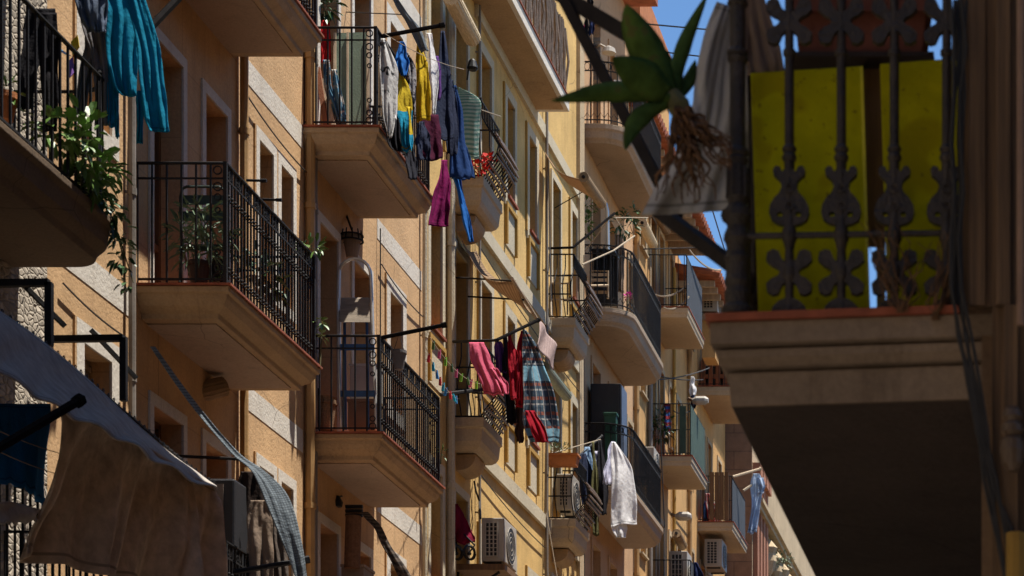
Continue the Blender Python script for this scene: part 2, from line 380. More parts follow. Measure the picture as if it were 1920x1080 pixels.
# ---------------------------------------------------------------- balconies
def rect_loop(xw, xo, y0, y1, i, z): return [(xw, y0+i, z), (xo-i, y0+i, z), (xo-i, y1-i, z), (xw, y1-i, z)]
def round_loop(xw, xo, y0, y1, i, z, r=.55, n=7):
    pts = [(xw, y0+i, z)]; x1 = xo - i; R1 = max(r - i, .05)
    for k in range(n+1):
        t = math.pi/2 * k/n; pts.append((x1 - R1 + R1*math.sin(t), y0+i + R1 - R1*math.cos(t), z))
    for k in range(n+1):
        t = math.pi/2 * k/n; pts.append((x1 - R1 + R1*math.cos(t), y1-i - R1 + R1*math.sin(t), z))
    return pts + [(xw, y1-i, z)]
MOULD = [(0, 0), (-.05, 0), (-.06, .025), (-.10, .035), (-.15, .065), (-.19, .12), (-.20, .135), (-.245, .14)]
PLAIN = [(0, 0), (-.11, .0), (-.13, .03), (-.19, .035)]
def balcony(parent, xw, xo, y0, y1, z, m, prof=MOULD, tile=m_tile, under=None, loop=rect_loop, label=None, tileout=.018):
    b = MB().loft([loop(xw, xo, y0, y1, i, z+h) for h, i in reversed(prof)])
    s = b.build('balcony', m, parent, label=label, bevel=.007)
    if under:
        h, i = prof[-1]; MB().loft([loop(xw, xo, y0+.06, y1-.06, i+.06, z+h-.012), loop(xw, xo, y0+.06, y1-.06, i+.06, z+h+.01)]).build('soffit', under, s)
    if tile: MB().loft([loop(xw, xo, y0, y1, -tileout, z+.002), loop(xw, xo, y0, y1, -tileout, z+.02)]).build('tile_edge', tile, s)
    return s
def along(path, step):
    L = [0]
    for a, b in zip(path, path[1:]): L.append(L[-1] + (b-a).length)
    n = max(1, round(L[-1]/step)); out = []
    for i in range(n+1):
        t = L[-1]*i/n; k = max(j for j in range(len(L)) if L[j] <= t+1e-9); k = min(k, len(path)-2)
        f = (t-L[k])/max(L[k+1]-L[k], 1e-9); out.append((path[k].lerp(path[k+1], f), (path[k+1]-path[k]).normalized()))
    return out
def railing(parent, path, z, h, step, m, orn='scroll', t=.014, top=.035, name='railing', posts=None, collars=True):
    path = [Vector((p[0], p[1], 0)) for p in path]
    b = MB(); up = Vector((0, 0, 1))
    L = lambda zz: [p + up*zz for p in path]
    b.tube(L(z+h), top*.6, 6, .6); b.tube(L(z+.07), .012, 4)
    if orn: b.tube(L(z+h-.15), .011, 4)
    for i, (p, d) in enumerate(along(path, step)):
        b.tube([p + up*z, p + up*(z+h)], t*.7071, 4)
        if collars and i % 2 == 0:
            b.lathe(p + up*(z+.16), [(.007,0),(.018,.012),(.018,.03),(.007,.042)], 6)
            b.lathe(p + up*(z+h-.27), [(.007,0),(.018,.012),(.018,.03),(.007,.042)], 6)
    if orn == 'scroll':
        for p, d in along(path, step*2)[:-1]:
            c = p + d*step + up*(z+h-.078)
            b.ring(c - d*.028, d, up, .026, .0055, 9); b.ring(c + d*.032 , d, up, .03, .0055, 9, .045)
    if orn == 'loops':
        for p, d in along(path, step)[:-1]:
            b.ring(p + d*step*.5 + up*(z+h-.078), d, up, step*.4, .006, 9, .066)
            b.tube([p+up*(z+.10), p+d*step*.5+up*(z+.19), p+d*step+up*(z+.10)], .006, 4)
    if orn == 'arch':
        for p, d in along(path, step*2)[:-1]:
            c = p + d*step; b.ring(c + up*(z+h-.075), d, up, .05, .007, 10, .06)
    for p in (posts or []):
        q = Vector((p[0], p[1], 0)); b.tube([q+up*z, q+up*(z+h+.02)], .02, 4); b.lathe(q+up*(z+h+.01), [(.012,0),(.024,.015),(.018,.04),(.004,.05)], 8)
    return b.build(name, m, parent)
def peach_railing(parent, y0, y1, z, h, xo=XO, m=None):
    m = m or m_iron; b = MB(); up = Vector((0,0,1)); i = .05; xc = xo-i
    P4 = [Vector((XW,y0+i,0)), Vector((xc,y0+i,0)), Vector((xc,y1-i,0)), Vector((XW,y1-i,0))]
    L = lambda zz: [p+up*zz for p in P4]
    b.tube(L(z+h), .022, 6, .6); b.tube(L(z+.07), .012, 4); b.tube(L(z+h-.13), .011, 4)
    for a, c, st in ((P4[0],P4[1],.133),(P4[1],P4[2],.082),(P4[2],P4[3],.133)):
        for k, (p, d) in enumerate(along([a,c], st)):
            b.tube([p+up*z, p+up*(z+h)], .0105, 4)
            if st < .1:
                for zz in (.14, .17, h-.30, h-.27): b.lathe(p+up*(z+zz), [(.008,0),(.017,.008),(.017,.018),(.008,.026)], 5)
        if st < .1:
            for k, (p, d) in enumerate(along([a,c], st)[:-1]):
                q = p+d*st*.5+up*(z+h-.065)
                if k % 3 == 0: b.ring(q-d*.016+up*.014, d, up, .021, .006, 8); b.ring(q+d*.016-up*.016, d, up, .021, .006, 8)
                elif k % 3 == 1: b.ring(q, d, up, .018, .006, 8, .045)
    for yy in (y0+i, y1-i):                              # scrolls beside the corner post
        for zz, r in ((.09,.035),(.17,.028),(.30,.022),(h-.20,.035),(h-.29,.028),(h-.40,.022),(h-.06,.035)): b.ring((xc-.066,yy,z+zz), (1,0,0), (0,0,1), r, .007, 10)
        b.bar((xc,yy,z),(xc,yy,z+h+.01),.032)
    return b.build('railing', m, parent)
def corbel(parent, X, xo, y0, y1, z, m):                # curved bracket beneath a small balcony
    n = 8; lo = []; 
    for k in range(n+1):
        t = math.pi/2*k/n; lo.append((X + (xo-X)*math.cos(t)**.8 if k < n else X, z - .21*math.sin(t)))
    pr = [(X, z)] + lo
    MB().loft([[(x, yy, zz) for x, zz in pr] for yy in (y0, y1)]).build('bracket', m, parent, smooth=False)
def bombe(parent, xw, xo, y0, y1, z, h, m, slat):       # bulging railing of a small balcony
    b = MB(); up = Vector((0,0,1))
    prof = lambda t: .24*math.sin(math.pi*min(1, t*1.25))**1.5*(1-.15*t) if t < .8 else 0
    path = [Vector((xw,y0,0)), Vector((xo,y0,0)), Vector((xo,y1,0)), Vector((xw,y1,0))]
    ctr = Vector(((xw+xo)/2-.3, (y0+y1)/2, 0))
    for seg in range(3):
        a, c = path[seg], path[seg+1]; d = (c-a).normalized(); nrm = Vector((d.y, -d.x, 0))
        k = max(2, int((c-a).length/(.105 if seg != 1 else .085)))
        for i in range(k+1):
            p = a.lerp(c, i/k)
            b.tube([p + nrm*prof(t) + up*(z+.02+t*h) for t in [j/10 for j in range(11)]], .010, 4)
        for t in (0, .3, .62, 1): b.tube([a + nrm*prof(t) + up*(z+.02+t*h), c + nrm*prof(t) + up*(z+.02+t*h)], .013, 4)
    r = b.build('railing', m, parent)
    s = MB()                                            # woven slats tied to the bulging front
    for i in range(11):
        t = .04 + i*.052
        if i % 4 == 3: continue
        s.tube([Vector((xo+.03+prof(t), y0-.02, z+.02+t*h)), Vector((xo+.04+prof(t)+.015*math.sin(i*2.1), (y0+y1)/2, z+.02+t*h+.012*math.sin(i))), Vector((xo+.03+prof(t), y1+.02, z+.02+t*h))], .017, 5)
    s.build('slat_screen', slat, r)
    return r

# ---------------------------------------------------------------- cloth
def strip(b, rows, d, tilt=.7, amp=.03, nf=3, nu=20, ph=0, sag=0, vr=(0, 1), toprow=.35, lean=0):
    nv = max(12, 7*(len(rows)-1)); xm = sum(r[0]+r[1] for r in rows)/(2*len(rows)); rnd = random.random()*6
    def fn(u, v):
        xl, xr, y = interp(rows, v)[:3] if len(rows) > 1 else rows[0]
        if len(rows[0]) == 4: y += interp(rows, v)[3]*(u-.5)
        x = xl + (xr-xl)*u; dd = d + (x-xm)*d/F*tilt
        k = toprow + (1-toprow)*v
        n1 = mnoise.noise((u*nf*1.5+rnd, v*1.3, rnd)); n2 = mnoise.noise((u*nf*3.4+v*2, v*2.2+rnd, rnd+5)); n3 = mnoise.noise((v*3+u, rnd*2, u*2))
        dd += amp*k*(1.9*n1 + .8*n2 + .45*math.sin(2*math.pi*(nf*.8*u + .8*n3) + ph + 1.2*v))
        dd -= lean*(v - .5*v*v)
        y += 5*v*mnoise.noise((u*3.1, rnd, 1.)); x += (4.5*mnoise.noise((v*4, rnd, 2.+round(u))) )*(u*2-1)*.8
        y += sag*math.sin(math.pi*u)*(1-v)
        x += .6*math.sin(9*v+rnd)*(u*2-1)*F/4400
        return P(x, y, dd)
    b.grid(fn, nu, nv, (0, 1, vr[0], vr[1])); return b
def garment(name, label, cat, d, strips, m, group=None, **kw):
    b = MB(); k = dict(kw); 
    for s in strips: strip(b, s, d, **k)
    o = b.build(name, m, None, smooth=True, solid=.006)
    return tag(o, label, cat, group)
def leafset(b, c, rx, ry, rz, n, size, droop=.3, aspect=.45, bias=None):
    c = Vector(c)
    for _ in range(n):
        while True:
            q = Vector((random.uniform(-1,1), random.uniform(-1,1), random.uniform(-1,1)))
            if q.length < 1: break
        p = c + Vector((q.x*rx, q.y*ry, q.z*rz))
        d = (q + Vector((random.uniform(-.6,.6), random.uniform(-.6,.6), random.uniform(-.2,.9)-droop))).normalized()
        s = size*random.uniform(.6, 1.25); side = d.cross(Vector((random.uniform(-.3,.3), random.uniform(-.3,.3), 1)))
        side = side.normalized() if side.length > 1e-3 else Vector((1,0,0)); nrm = side.cross(d)
        w_ = s*aspect
        b.add([p, p+d*s*.35+side*w_*.5+nrm*s*.06, p+d*s*.75+side*w_*.35, p+d*s - Vector((0,0,s*.18)), p+d*s*.75-side*w_*.35, p+d*s*.35-side*w_*.5+nrm*s*.06, p+d*s*.5-nrm*s*.04],
              [(0,1,6),(1,2,6),(2,3,6),(3,4,6),(4,5,6),(5,0,6)])
    return b
def plant(name, label, cat, base_pt, blobs, size, m, stems, aspect=.45, droop=.3, group=None):
    t = thing(name, label, cat, base_pt, group)
    b = MB()
    for c, r, n in blobs: leafset(b, c, r[0], r[1], r[2], n, size, droop, aspect)
    b.build('foliage', m, t)
    s = MB()
    for pts in stems: s.tube(pts, [.010 - .006*i/(len(pts)-1) for i in range(len(pts))], 5)
    s.build('stem', m_stem, t); return t
def wire(name, label, pts, r=.004, m=m_wire, cat='cable', sag=0, n=10, group=None):
    if sag:
        a, c = Vector(pts[0]), Vector(pts[1]); pts = [a.lerp(c, i/n) - Vector((0,0,sag*4*(i/n)*(1-i/n))) for i in range(n+1)]
    return tag(MB().tube(pts, r, 5).build(name, m), label, cat, group)
def rod(name, label, a, b_, r=.012, m=m_dkwire, cat='clothes rod', group=None):
    q = MB().tube([a, b_], r, 6); e = (Vector(b_)-Vector(a)).normalized(); q.tube([Vector(b_)-e*.04, Vector(b_)+e*.01], r*1.4, 6)
    return tag(q.build(name, m), label, cat, group)
def ac_unit(label, x0, x1, y0, y1, z0, z1, group='air conditioners on the facades', face='x'):
    t = thing('air_conditioner', label, 'air conditioner', ((x0+x1)/2, (y0+y1)/2, z0), group)
    MB().box((x0,y0,z0+.03),(x1,y1,z1)).build('casing', m_acw, t, bevel=.015)
    MB().box((x0+.05,y0+.06,z0),(x1-.05,y0+.11,z0+.03)).build('foot', m_black, t); MB().box((x0+.05,y1-.11,z0),(x1-.05,y1-.06,z0+.03)).build('foot', m_black, t)
    # louvred opening on the end towards the camera and a round fan grille on the street side
    w_, hh = x1-x0, z1-z0
    MB().box((x0+.06*1,y0-.012,z0+.1),(x0+w_*.72,y0-.001,z1-.07)).build('grille_opening', m_acd, t)
    g = MB()
    for i in range(4): g.box((x0+.06+(w_*.72-.06)*i/3-.008,y0-.03,z0+.09),(x0+.06+(w_*.72-.06)*i/3+.008,y0-.012,z1-.06))
    for i in range(9): zz = z0+.1+(hh-.17)*i/8; g.box((x0+.055,y0-.024,zz-.005),(x0+w_*.72+.005,y0-.013,zz+.005))
    g.build('grille', m_acw, t)
    fn_ = MB(); c = Vector((x1+.012,(y0+y1)/2,(z0+z1)/2)); r = min(y1-y0, hh)*.4
    fn_.lathe((0,0,0), [(r,0)], 3) if False else None
    fn_.loft([[c+Vector((q, math.cos(2*math.pi*k/20)*r, math.sin(2*math.pi*k/20)*r)) for k in range(20)] for q in (-.011, .0)])
    fn_.build('fan', m_acd, t)
    rg = MB()
    for k in (1, .75, .5, .25): rg.ring(c, (0,1,0), (0,0,1), r*k, .005, 18)
    rg.build('fan_guard', m_acw, t)
    return t
def awning_roll(name, label, a, b_, r, m, core=m_dkwire, cat='blind', parts=True):
    t = thing(name, label, cat, a); a = Vector(a); b_ = Vector(b_); d = (b_-a).normalized()
    q = MB(); n = 18; s = d.cross(Vector((0,0,1))).normalized(); u = s.cross(d)
    q.tube([a, a.lerp(b_,.5)-Vector((0,0,.012)), b_], r, 14)
    for k in range(22): q.tube([a+(s*math.cos(k*.4)+u*math.sin(k*.4))*r*.98, b_+(s*math.cos(k*.4)+u*math.sin(k*.4))*r*.98], r*.10, 4)
    q.build('roll', m, t); c = MB()
    c.tube([a-d*.02, a+d*.02], r*.35, 8); c.tube([b_-d*.02, b_+d*.02], r*.35, 8); c.build('core', core, t)
    return t

# ---------------------------------------------------------------- ground
tag(MB().add([(-3000,-3000,-.02),(3000,-3000,-.02),(3000,3000,-.02),(-3000,3000,-.02)],[(0,1,2,3)]).build('ground', m_ground, loc=(0,0,0)), kind='structure')
tag(MB().add([(XW,-20,0),(-.2,-20,0),(-.2,140,0),(XW,140,0)],[(0,1,2,3)]).build('street_paving', m_pave, loc=(0,0,0)), kind='structure')

def pxop(xl, xr, ytop, h, X=XW):
    a, c = F*X/(xl-VX), F*X/(xr-VX); t = FX(xl, ytop, X).z
    return (a, c, t-h, t)
def course(parent, X, y0, y1, za, zb, m, proud=.03): MB().box((X-.004,y0,za),(X+proud,y1,zb)).build('string_course', m, parent)
def pipe(parent, X, y, z0, z1, m=m_pvc, r=.045, off=.06):
    b = MB().tube([(X+off,y,z0),(X+off,y,z1)], r, 8); z = z0+.8
    while z < z1: b.tube([(X+off,y,z-.03),(X+off,y,z+.03)], r*1.25, 8); b.box((X,y-.008,z-.01),(X+off,y+.008,z+.01)); z += 1.57
    b.build('drainpipe', m, parent)

# ================================================================ rough stone house, nearest on the left
stoneh = thing('stone_house', 'rough stone house nearest on the left with a dark round cornered balcony full of plants', 'house', (XW, -9, 0))
y1 = 18.2
ops = [(15.4,16.5,7.62,9.9),(13.0,14.0,7.62,9.9),(15.2,16.4,4.5,6.8)]
facade(stoneh, XW, -9, y1, 0, 18.5, ops, m_rough)
for o in ops: window(stoneh, XW, o, m_dkshut, m_wood, m_conc, .16, name='balcony_door', bottom=False)
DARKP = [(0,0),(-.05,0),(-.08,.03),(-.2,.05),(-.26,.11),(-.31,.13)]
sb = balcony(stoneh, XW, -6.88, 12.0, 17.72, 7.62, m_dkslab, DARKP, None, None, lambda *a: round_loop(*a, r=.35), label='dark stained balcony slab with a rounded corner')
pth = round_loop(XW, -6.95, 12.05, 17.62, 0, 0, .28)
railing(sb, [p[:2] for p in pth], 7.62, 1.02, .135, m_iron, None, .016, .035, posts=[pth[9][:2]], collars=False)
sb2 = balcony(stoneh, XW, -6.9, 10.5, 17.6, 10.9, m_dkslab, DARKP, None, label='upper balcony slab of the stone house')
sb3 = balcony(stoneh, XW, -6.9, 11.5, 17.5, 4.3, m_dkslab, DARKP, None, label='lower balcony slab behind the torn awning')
railing(sb3, [(XW,17.45),(-6.95,17.45),(-6.95,11.6),(XW,11.6)], 4.3, 1.0, .12, m_iron, None, .014, .03, collars=False)

# ================================================================ peach house
peach = thing('peach_house', 'peach rendered house with white string courses and cornice moulded tan balconies', 'house', (XW, 18.2, 0))
yb0, yb1 = 18.2, WY(797)
doors, wins = [], []
for z in (4.72, 7.93, 11.13):
    doors += [(20.35,21.05,z,z+2.3,z),(21.62,22.2,z,z+2.3,z),(25.05,25.7,z,z+2.3,z),(26.3,26.95,z,z+2.3,z)]
    wins += [(23.1,23.52,z+1.05,z+2.43),(23.76,24.14,z+1.05,z+2.43),(27.75,28.3,z+1.05,z+2.4),(18.86,19.42,z+1.05,z+2.4)]
facade(peach, XW, yb0, yb1, 0, 17, [d[:4] for d in doors]+wins, m_peach)
for i, d in enumerate(doors):
    slat = d[0] > 26
    window(peach, XW, d, m_shut if not slat else m_bluegrey, m_wood, m_white, .09, slats=slat, name='balcony_door', bottom=False, proud=.02)
for o in wins: window(peach, XW, o, m_glass if o[0] < 24 else m_bluegrey, m_wood, m_white, .15 if o[0] < 20 or o[0] > 27 else .10, m_peach, proud=.022)
for z in (4.42, 7.62, 10.79, 13.95):
    for a, c in ((18.25,19.9),(22.6,24.5),(27.25,29.2)): course(peach, XW, a, c, z, z+.235, m_white, .005)
pipe(peach, XW, 24.57, 0, 17, m_pvc, .05); pipe(peach, XW, 24.72, 0, 17, m_grey, .03)
pipe(peach, XW, 22.53, 0, 17, m_pvc, .04); pipe(peach, XW, 19.75, 0, 17, m_grey, .03)
pipe(peach, XW, 29.15, 0, 17, m_yelpale, .03)
def sidepath(y0, y1, i=.05, xo=XO): return [(XW,y0+i),(xo-i,y0+i),(xo-i,y1-i),(XW,y1-i)]
a1 = balcony(peach, XW, XO, 19.97, 22.5, 7.93, m_tan, MOULD, m_tile, m_conc, label='moulded balcony slab with potted plants and a folding chair')
peach_railing(a1, 19.97, 22.5, 7.93, 1.06)
a2 = balcony(peach, XW, XO, 19.97, 22.55, 11.13, m_tan3, MOULD, m_tile, m_conc, label='topmost moulded slab of the nearer bay')
peach_railing(a2, 19.97, 22.55, 11.13, 1.06)
a0 = balcony(peach, XW, XO, 19.97, 22.5, 4.7, m_tan2, MOULD, m_tile, m_conc, label='lowest moulded slab of the nearer bay')
peach_railing(a0, 19.97, 22.5, 4.7, 1.06)
b1 = balcony(peach, XW, XO, 24.62, 27.15, 7.85, m_tan2, MOULD, m_tile, m_conc, label='moulded balcony slab under the stepladder')
peach_railing(b1, 24.62, 27.15, 7.85, 1.04)
b2 = balcony(peach, XW, XO, 24.5, 26.7, 11.02, m_tan3, MOULD, m_tile, m_conc, label='moulded balcony slab hung with much washing')
peach_railing(b2, 24.5, 26.7, 11.02, 1.06)
b0 = balcony(peach, XW, XO, 24.62, 27.15, 4.7, m_tan, MOULD, m_tile, m_conc, label='lowest moulded slab of the farther bay')
peach_railing(b0, 24.62, 27.15, 4.7, 1.04)

# ================================================================ yellow house
yel = thing('yellow_house', 'yellow plastered house with grey string courses, ochre window edges and small bracketed balconies', 'house', (XW, yb1, 0))
yy0, yy1 = yb1+.004, 39.35
ydoors, ywins, panels = [], [], []
for z in (6.4, 9.6, 12.75):
    for a, c in ((30.85,31.5),(37.0,37.6)): ydoors.append((a,c,z,z+2.28))
    for a, c in ((29.56,30.14),(32.25,32.85),(33.82,34.3),(35.28,35.8),(38.5,38.95)):
        if z > 7 or a in (29.56,38.5): ywins.append((a,c,z+.84,z+2.3)); panels.append((a-.03,c+.05,z+.16,z+.70))
        else: ywins.append((a,c,z+.84,z+2.0))
facade(yel, XW, yy0, yy1, 0, 19, ydoors+ywins, m_yellow)
for o in ydoors: window(yel, XW, o, m_dkshut, m_wood, m_yelpale, .1, name='balcony_door', bottom=False)
for o in ywins: window(yel, XW, o, m_shut, m_wood, m_yelpale, .13, m_ochre, m_tile, proud=.03)
for a, c, e, f in panels:
    p = MB().box((XW-.004,a,e),(XW+.012,c,f)).build('panel', m_yelpale, yel)
    MB().box((XW-.004,a-.07,e),(XW+.05,a,f)).box((XW-.004,a-.07,f),(XW+.05,c+.06,f+.06)).box((XW-.004,c,e),(XW+.05,c+.06,f)).build('panel_border', m_ochre, p)
for z in (6.2, 9.37, 12.5, 15.4): course(yel, XW, 31.95, 38.97, z, z+.2, m_yelpale, .05)
pipe(yel, XW, 30.45, 0, 19, m_yelpale, .05); pipe(yel, XW, 36.35, 0, 19, m_grey, .025); pipe(yel, XW, 32.0, 0, 19, m_grey, .018)
MB().box((XW-.003,38.98,0),(XW+.06,39.36,19)).build('corner_pilaster', m_cream, yel)
SMALL = [(0,0),(-.12,0),(-.14,.025),(-.30,.04),(-.36,.07),(-.40,.12)]
for z in (9.6, 12.75):
    for i, (a, c) in enumerate(((30.66,31.75),(36.75,37.85))):
        s_ = balcony(yel, XW, -7.27, a, c, z, m_tanw, SMALL, None, None, label=('small bracketed balcony ' + {(9.6,0):'with pink and plaid washing',(12.75,0):'with red flowers',(9.6,1):'with a clay flower trough',(12.75,1):'beneath a sagging canvas blind'}[(z,i)]))
        corbel(s_, XW, -7.44, a+.28, c-.28, z-.42, m_tan)
        bombe(s_, XW, -7.31, a+.04, c-.04, z, .98, m_iron, m_wicker)
bt = balcony(yel, XW, -7.17, 30.0, 35.75, 15.75, m_white, [(0,0),(-.17,0),(-.175,.004)], m_tile, m_tan, label='long plain balcony slab high on the yellow house')
rr = railing(bt, [(XW,30.05),(-7.22,30.05),(-7.22,35.7),(XW,35.7)], 15.77, 1.0, .13, m_iron, None, .014, .035, collars=False)
cane = MB()
for i in range(70):
    y = 30.1+i*.08; cane.tube([(-7.20+.02*math.sin(i*1.7),y,15.8),(-7.19+.03*math.sin(i*2.3),y+.02,16.3),(-7.2+.02*math.sin(i*.9),y+.01,16.8)], .02, 5)
cane.build('cane_screen', m_wicker, rr)

# ================================================================ salmon house with the round balconies
sal = thing('salmon_house', 'salmon coloured house with long round cornered balconies on the shaded side', 'house', (XW, 39.4, 0))
sy0, sy1 = 39.4, 44.6
sops = []
for z in (7.65, 10.75, 13.76, 16.85): sops += [(40.3,41.0,z,z+2.3),(41.9,42.6,z,z+2.3),(43.75,44.25,z+.9,z+2.2)]
facade(sal, XW, sy0, sy1, 0, 20.6, sops, m_pink)
for o in sops: window(sal, XW, o, m_shut if o[3]-o[2] > 2 else m_bluegrey, m_wood, m_pink if o[3]-o[2] > 2 else m_cream, .09, sill=m_conc if o[3]-o[2] < 2 else None, name='balcony_door' if o[3]-o[2] > 2 else 'window', bottom=False)
CURV = [(0,0),(-.06,0),(-.09,.03),(-.2,.05),(-.24,.10),(-.27,.12)]
for z, lab in ((10.75,'round cornered balcony slab under the white shirt'),(13.76,'round cornered balcony slab with a barred cage behind its rail'),(16.85,'highest round cornered balcony slab behind the agave')):
    s_ = balcony(sal, XW, XO, 39.55, 43.5, z, m_conc, CURV, m_tanw, None, round_loop, label=lab, tileout=.0)
    railing(s_, [p[:2] for p in round_loop(XW,XO-.05,39.6,43.45,0,0,.5,5)], z+.03, 1.05, .115, m_greyrail if z > 11 else m_iron, 'loops', .016, .035, collars=False)
rf = MB().box((XW-3,39.4,20.6),(-7.1,43.6,20.85)).build('roof', m_roof, sal)
pipe(sal, XW, 44.45, 0, 20, m_pvc, .05)

# ================================================================ apricot house (two balconies, tiled eaves)
apr = thing('apricot_house', 'apricot house with flat slab balconies and tiled eaves against the sky', 'house', (XW, 44.6, 0))
ay0, ay1 = 44.604, 50.6
aops = []
for z in (6.75, 9.85, 12.95, 15.75):
    t = 2.0 if z < 15 else 1.95
    aops += [(46.35,46.95,z,z+t),(47.4,47.95,z,z+t),(45.1,45.75,z+.9,z+t),(48.7,49.2,z+.7,z+t),(49.7,50.2,z+.7,z+t)]
facade(apr, XW, ay0, ay1, 0, 18.05, aops, m_orange)
for o in aops:
    big = o[3]-o[2] > 1.5
    window(apr, XW, o, m_shut if big else m_bluegrey, m_wood, m_cream, .10, sill=None if big else m_cream, slats=big and o[0] > 47, name='balcony_door' if big else 'window', bottom=False)
FLAT = [(0,0),(-.10,0),(-.12,.015),(-.19,.02)]
for z, lab, sm, a, c in ((12.96,'flat balcony slab with green netting on its railing',m_gmesh,46.5,48.6),(15.75,'flat balcony slab with a dark blue screen on its railing',m_mesh,46.0,48.2),(9.86,'lowest flat balcony slab of the apricot house',m_mesh,46.5,48.6)):
    s_ = balcony(apr, XW, XO, a, c, z, m_tanw, FLAT, m_tile, None, label=lab)
    r_ = railing(s_, sidepath(a,c), z, 1.05, .12, m_iron, None, .013, .03, collars=False)
    q = MB().box((XO-.035,a+.08,z+.06),(XO-.03,c-.08,z+1.03))
    if sm is m_gmesh: q.box((XO-.25,a+.03,z+.06),(XO-.12,a+.034,z+1.0))
    q.build('screen', sm, r_)
def eave(parent, X0, X1, ya, yb, z, drop=.12):
    b = MB(); b.hexa([(X0,ya,z-.08+drop*3),(X1,ya,z-.06),(X1,yb,z-.06),(X0,yb,z-.08+drop*3),(X0,ya,z+drop*3),(X1,ya,z),(X1,yb,z),(X0,yb,z+drop*3)])
    n = int((yb-ya)/.2)
    for i in range(n+1):
        y = ya+(yb-ya)*i/n; b.tube([(X1+.05,y,z+.0),(X0,y,z+drop*3+.03)], .085, 7)
    r_ = b.build('roof', m_roof, parent)
    c_ = MB()
    for i in range(int((yb-ya)/.45)): y = ya+.2+i*.45; c_.box((X0+.02,y,z-.2),(X1-.1,y+.09,z-.075))
    c_.build('rafter', m_palewood, r_)
eave(apr, -9.2, -6.85, 46.6, 49.5, 18.0)
eave(apr, -9.2, -6.8, 49.55, 51.9, 17.55)
MB().box((-11,44.4,18.05),(-7.62,48.2,20.6)).build('penthouse', m_orange, apr); MB().box((-11,44.35,20.6),(-7.56,48.25,21.5)).build('penthouse_gable', m_terra, apr); eave(apr, -9.6, -7.3, 44.2, 48.0, 19.0)
MB().box((-9.4,46.6,17.9),(-7.95,50,18.4)).build('parapet', m_pink, apr)
pipe(apr, XW, 46.0, 0, 15.2, m_grey, .05); pipe(apr, XW, 49.0, 0, 17.5, m_ochre, .04)

# ================================================================ orange house farther on
ora = thing('ochre_house', 'narrow ochre house far along the row with wood clad balconies', 'house', (XW, 50.7, 0))
oy0, oy1 = 50.604, 57.4
oops = []
for z in (6.9, 9.95, 13.0, 16.05):
    t = 2.2 if z < 15 else 1.3
    oops += [(53.2,53.85,z,z+t),(54.3,54.9,z,z+t),(51.6,52.1,z+.6,z+t),(56.0,56.6,z+.6,z+t)]
facade(ora, XW, oy0, oy1, 0, 17.5, oops, m_orange)
for o in oops: window(ora, XW, o, m_shut, m_wood, m_cream, .08, slats=False, name='balcony_door' if o[3]-o[2] > 1.7 else 'window', bottom=False)
for z, lab in ((13.0,'far balcony slab with a brown wooden side screen'),(16.05,'far balcony slab with orange wooden frames'),(9.9,'lowest far balcony slab')):
    s_ = balcony(ora, XW, XO, 52.75, 55.3, z, m_tanw, FLAT, m_tile, None, label=lab)
    r_ = railing(s_, sidepath(52.75,55.3), z, 1.05, .12, m_iron, None, .013, .03, collars=False)
    MB().box((XO-.04,52.9,z+.06),(XO-.034,55.2,z+1.0)).build('screen', m_mesh, r_)
    if z == 13.0: 
        q = MB()
        for i in range(4): q.box((XO-.52+i*.11,52.72,z+.05),(XO-.425+i*.11,52.75,z+1.12))
        q.build('side_screen', m_wood, r_)
eave(ora, -9.2, -7.2, 52.0, 57.3, 17.4)
pipe(ora, XW, 51.2, 0, 17, m_pvc, .05)

# ================================================================ far ornate house
far = thing('ornate_house', 'distant cream house with red brown pilasters and ornate plasterwork closing the street', 'house', (-7.05, 57.5, 0))
fops = []
for z in (5, 8.2, 11.6): 
    for a in (60.5, 63.5, 66.8, 70, 73.5): fops.append((a,a+1.0,z+.2,z+2.4))
facade(far, -7.05, 57.5, 76, 0, 18.3, fops, m_cream, 6)
for o in fops: window(far, -7.05, o, m_shut, m_wood, m_cream, .18, name='window', bottom=True, proud=.10)
MB().box((-13,57.44,0),(-7.05,57.49,18.3)).build('side_wall', m_brown, far)
for a in (57.6,58.25,58.9,59.5):
    MB().box((-7.06,a,0),(-6.93,a+.36,15.2)).box((-7.06,a-.06,15.2),(-6.85,a+.42,15.5)).build('pilaster', m_redpil, far)
for z in (4.4, 7.7, 11.0, 14.4):
    MB().box((-7.06,57.45,z),(-6.86,76,z+.12)).box((-7.06,57.45,z+.12),(-6.78,76,z+.22)).build('cornice', m_cream, far)
for z in (7.2,10.4,13.7):
    for a in (60.2,61.6,63.2,64.6,66.4,67.9,69.7,71.2,73.2,74.7): MB().lathe((-6.95,a,z), [(.02,-.5),(.12,-.35),(.2,-.1),(.16,.1),(.22,.25),(.05,.45)], 8).build('plaster_ornament', m_cream, far)
s_ = balcony(far, -7.05, -6.3, 60.0, 62.0, 9.1, m_conc, FLAT, None, label='distant balcony with black turned balusters')
railing(s_, [(-7.05,60.05),(-6.35,60.05),(-6.35,61.95),(-7.05,61.95)], 9.1, 1.0, .16, m_iron, 'arch', .035, .05)

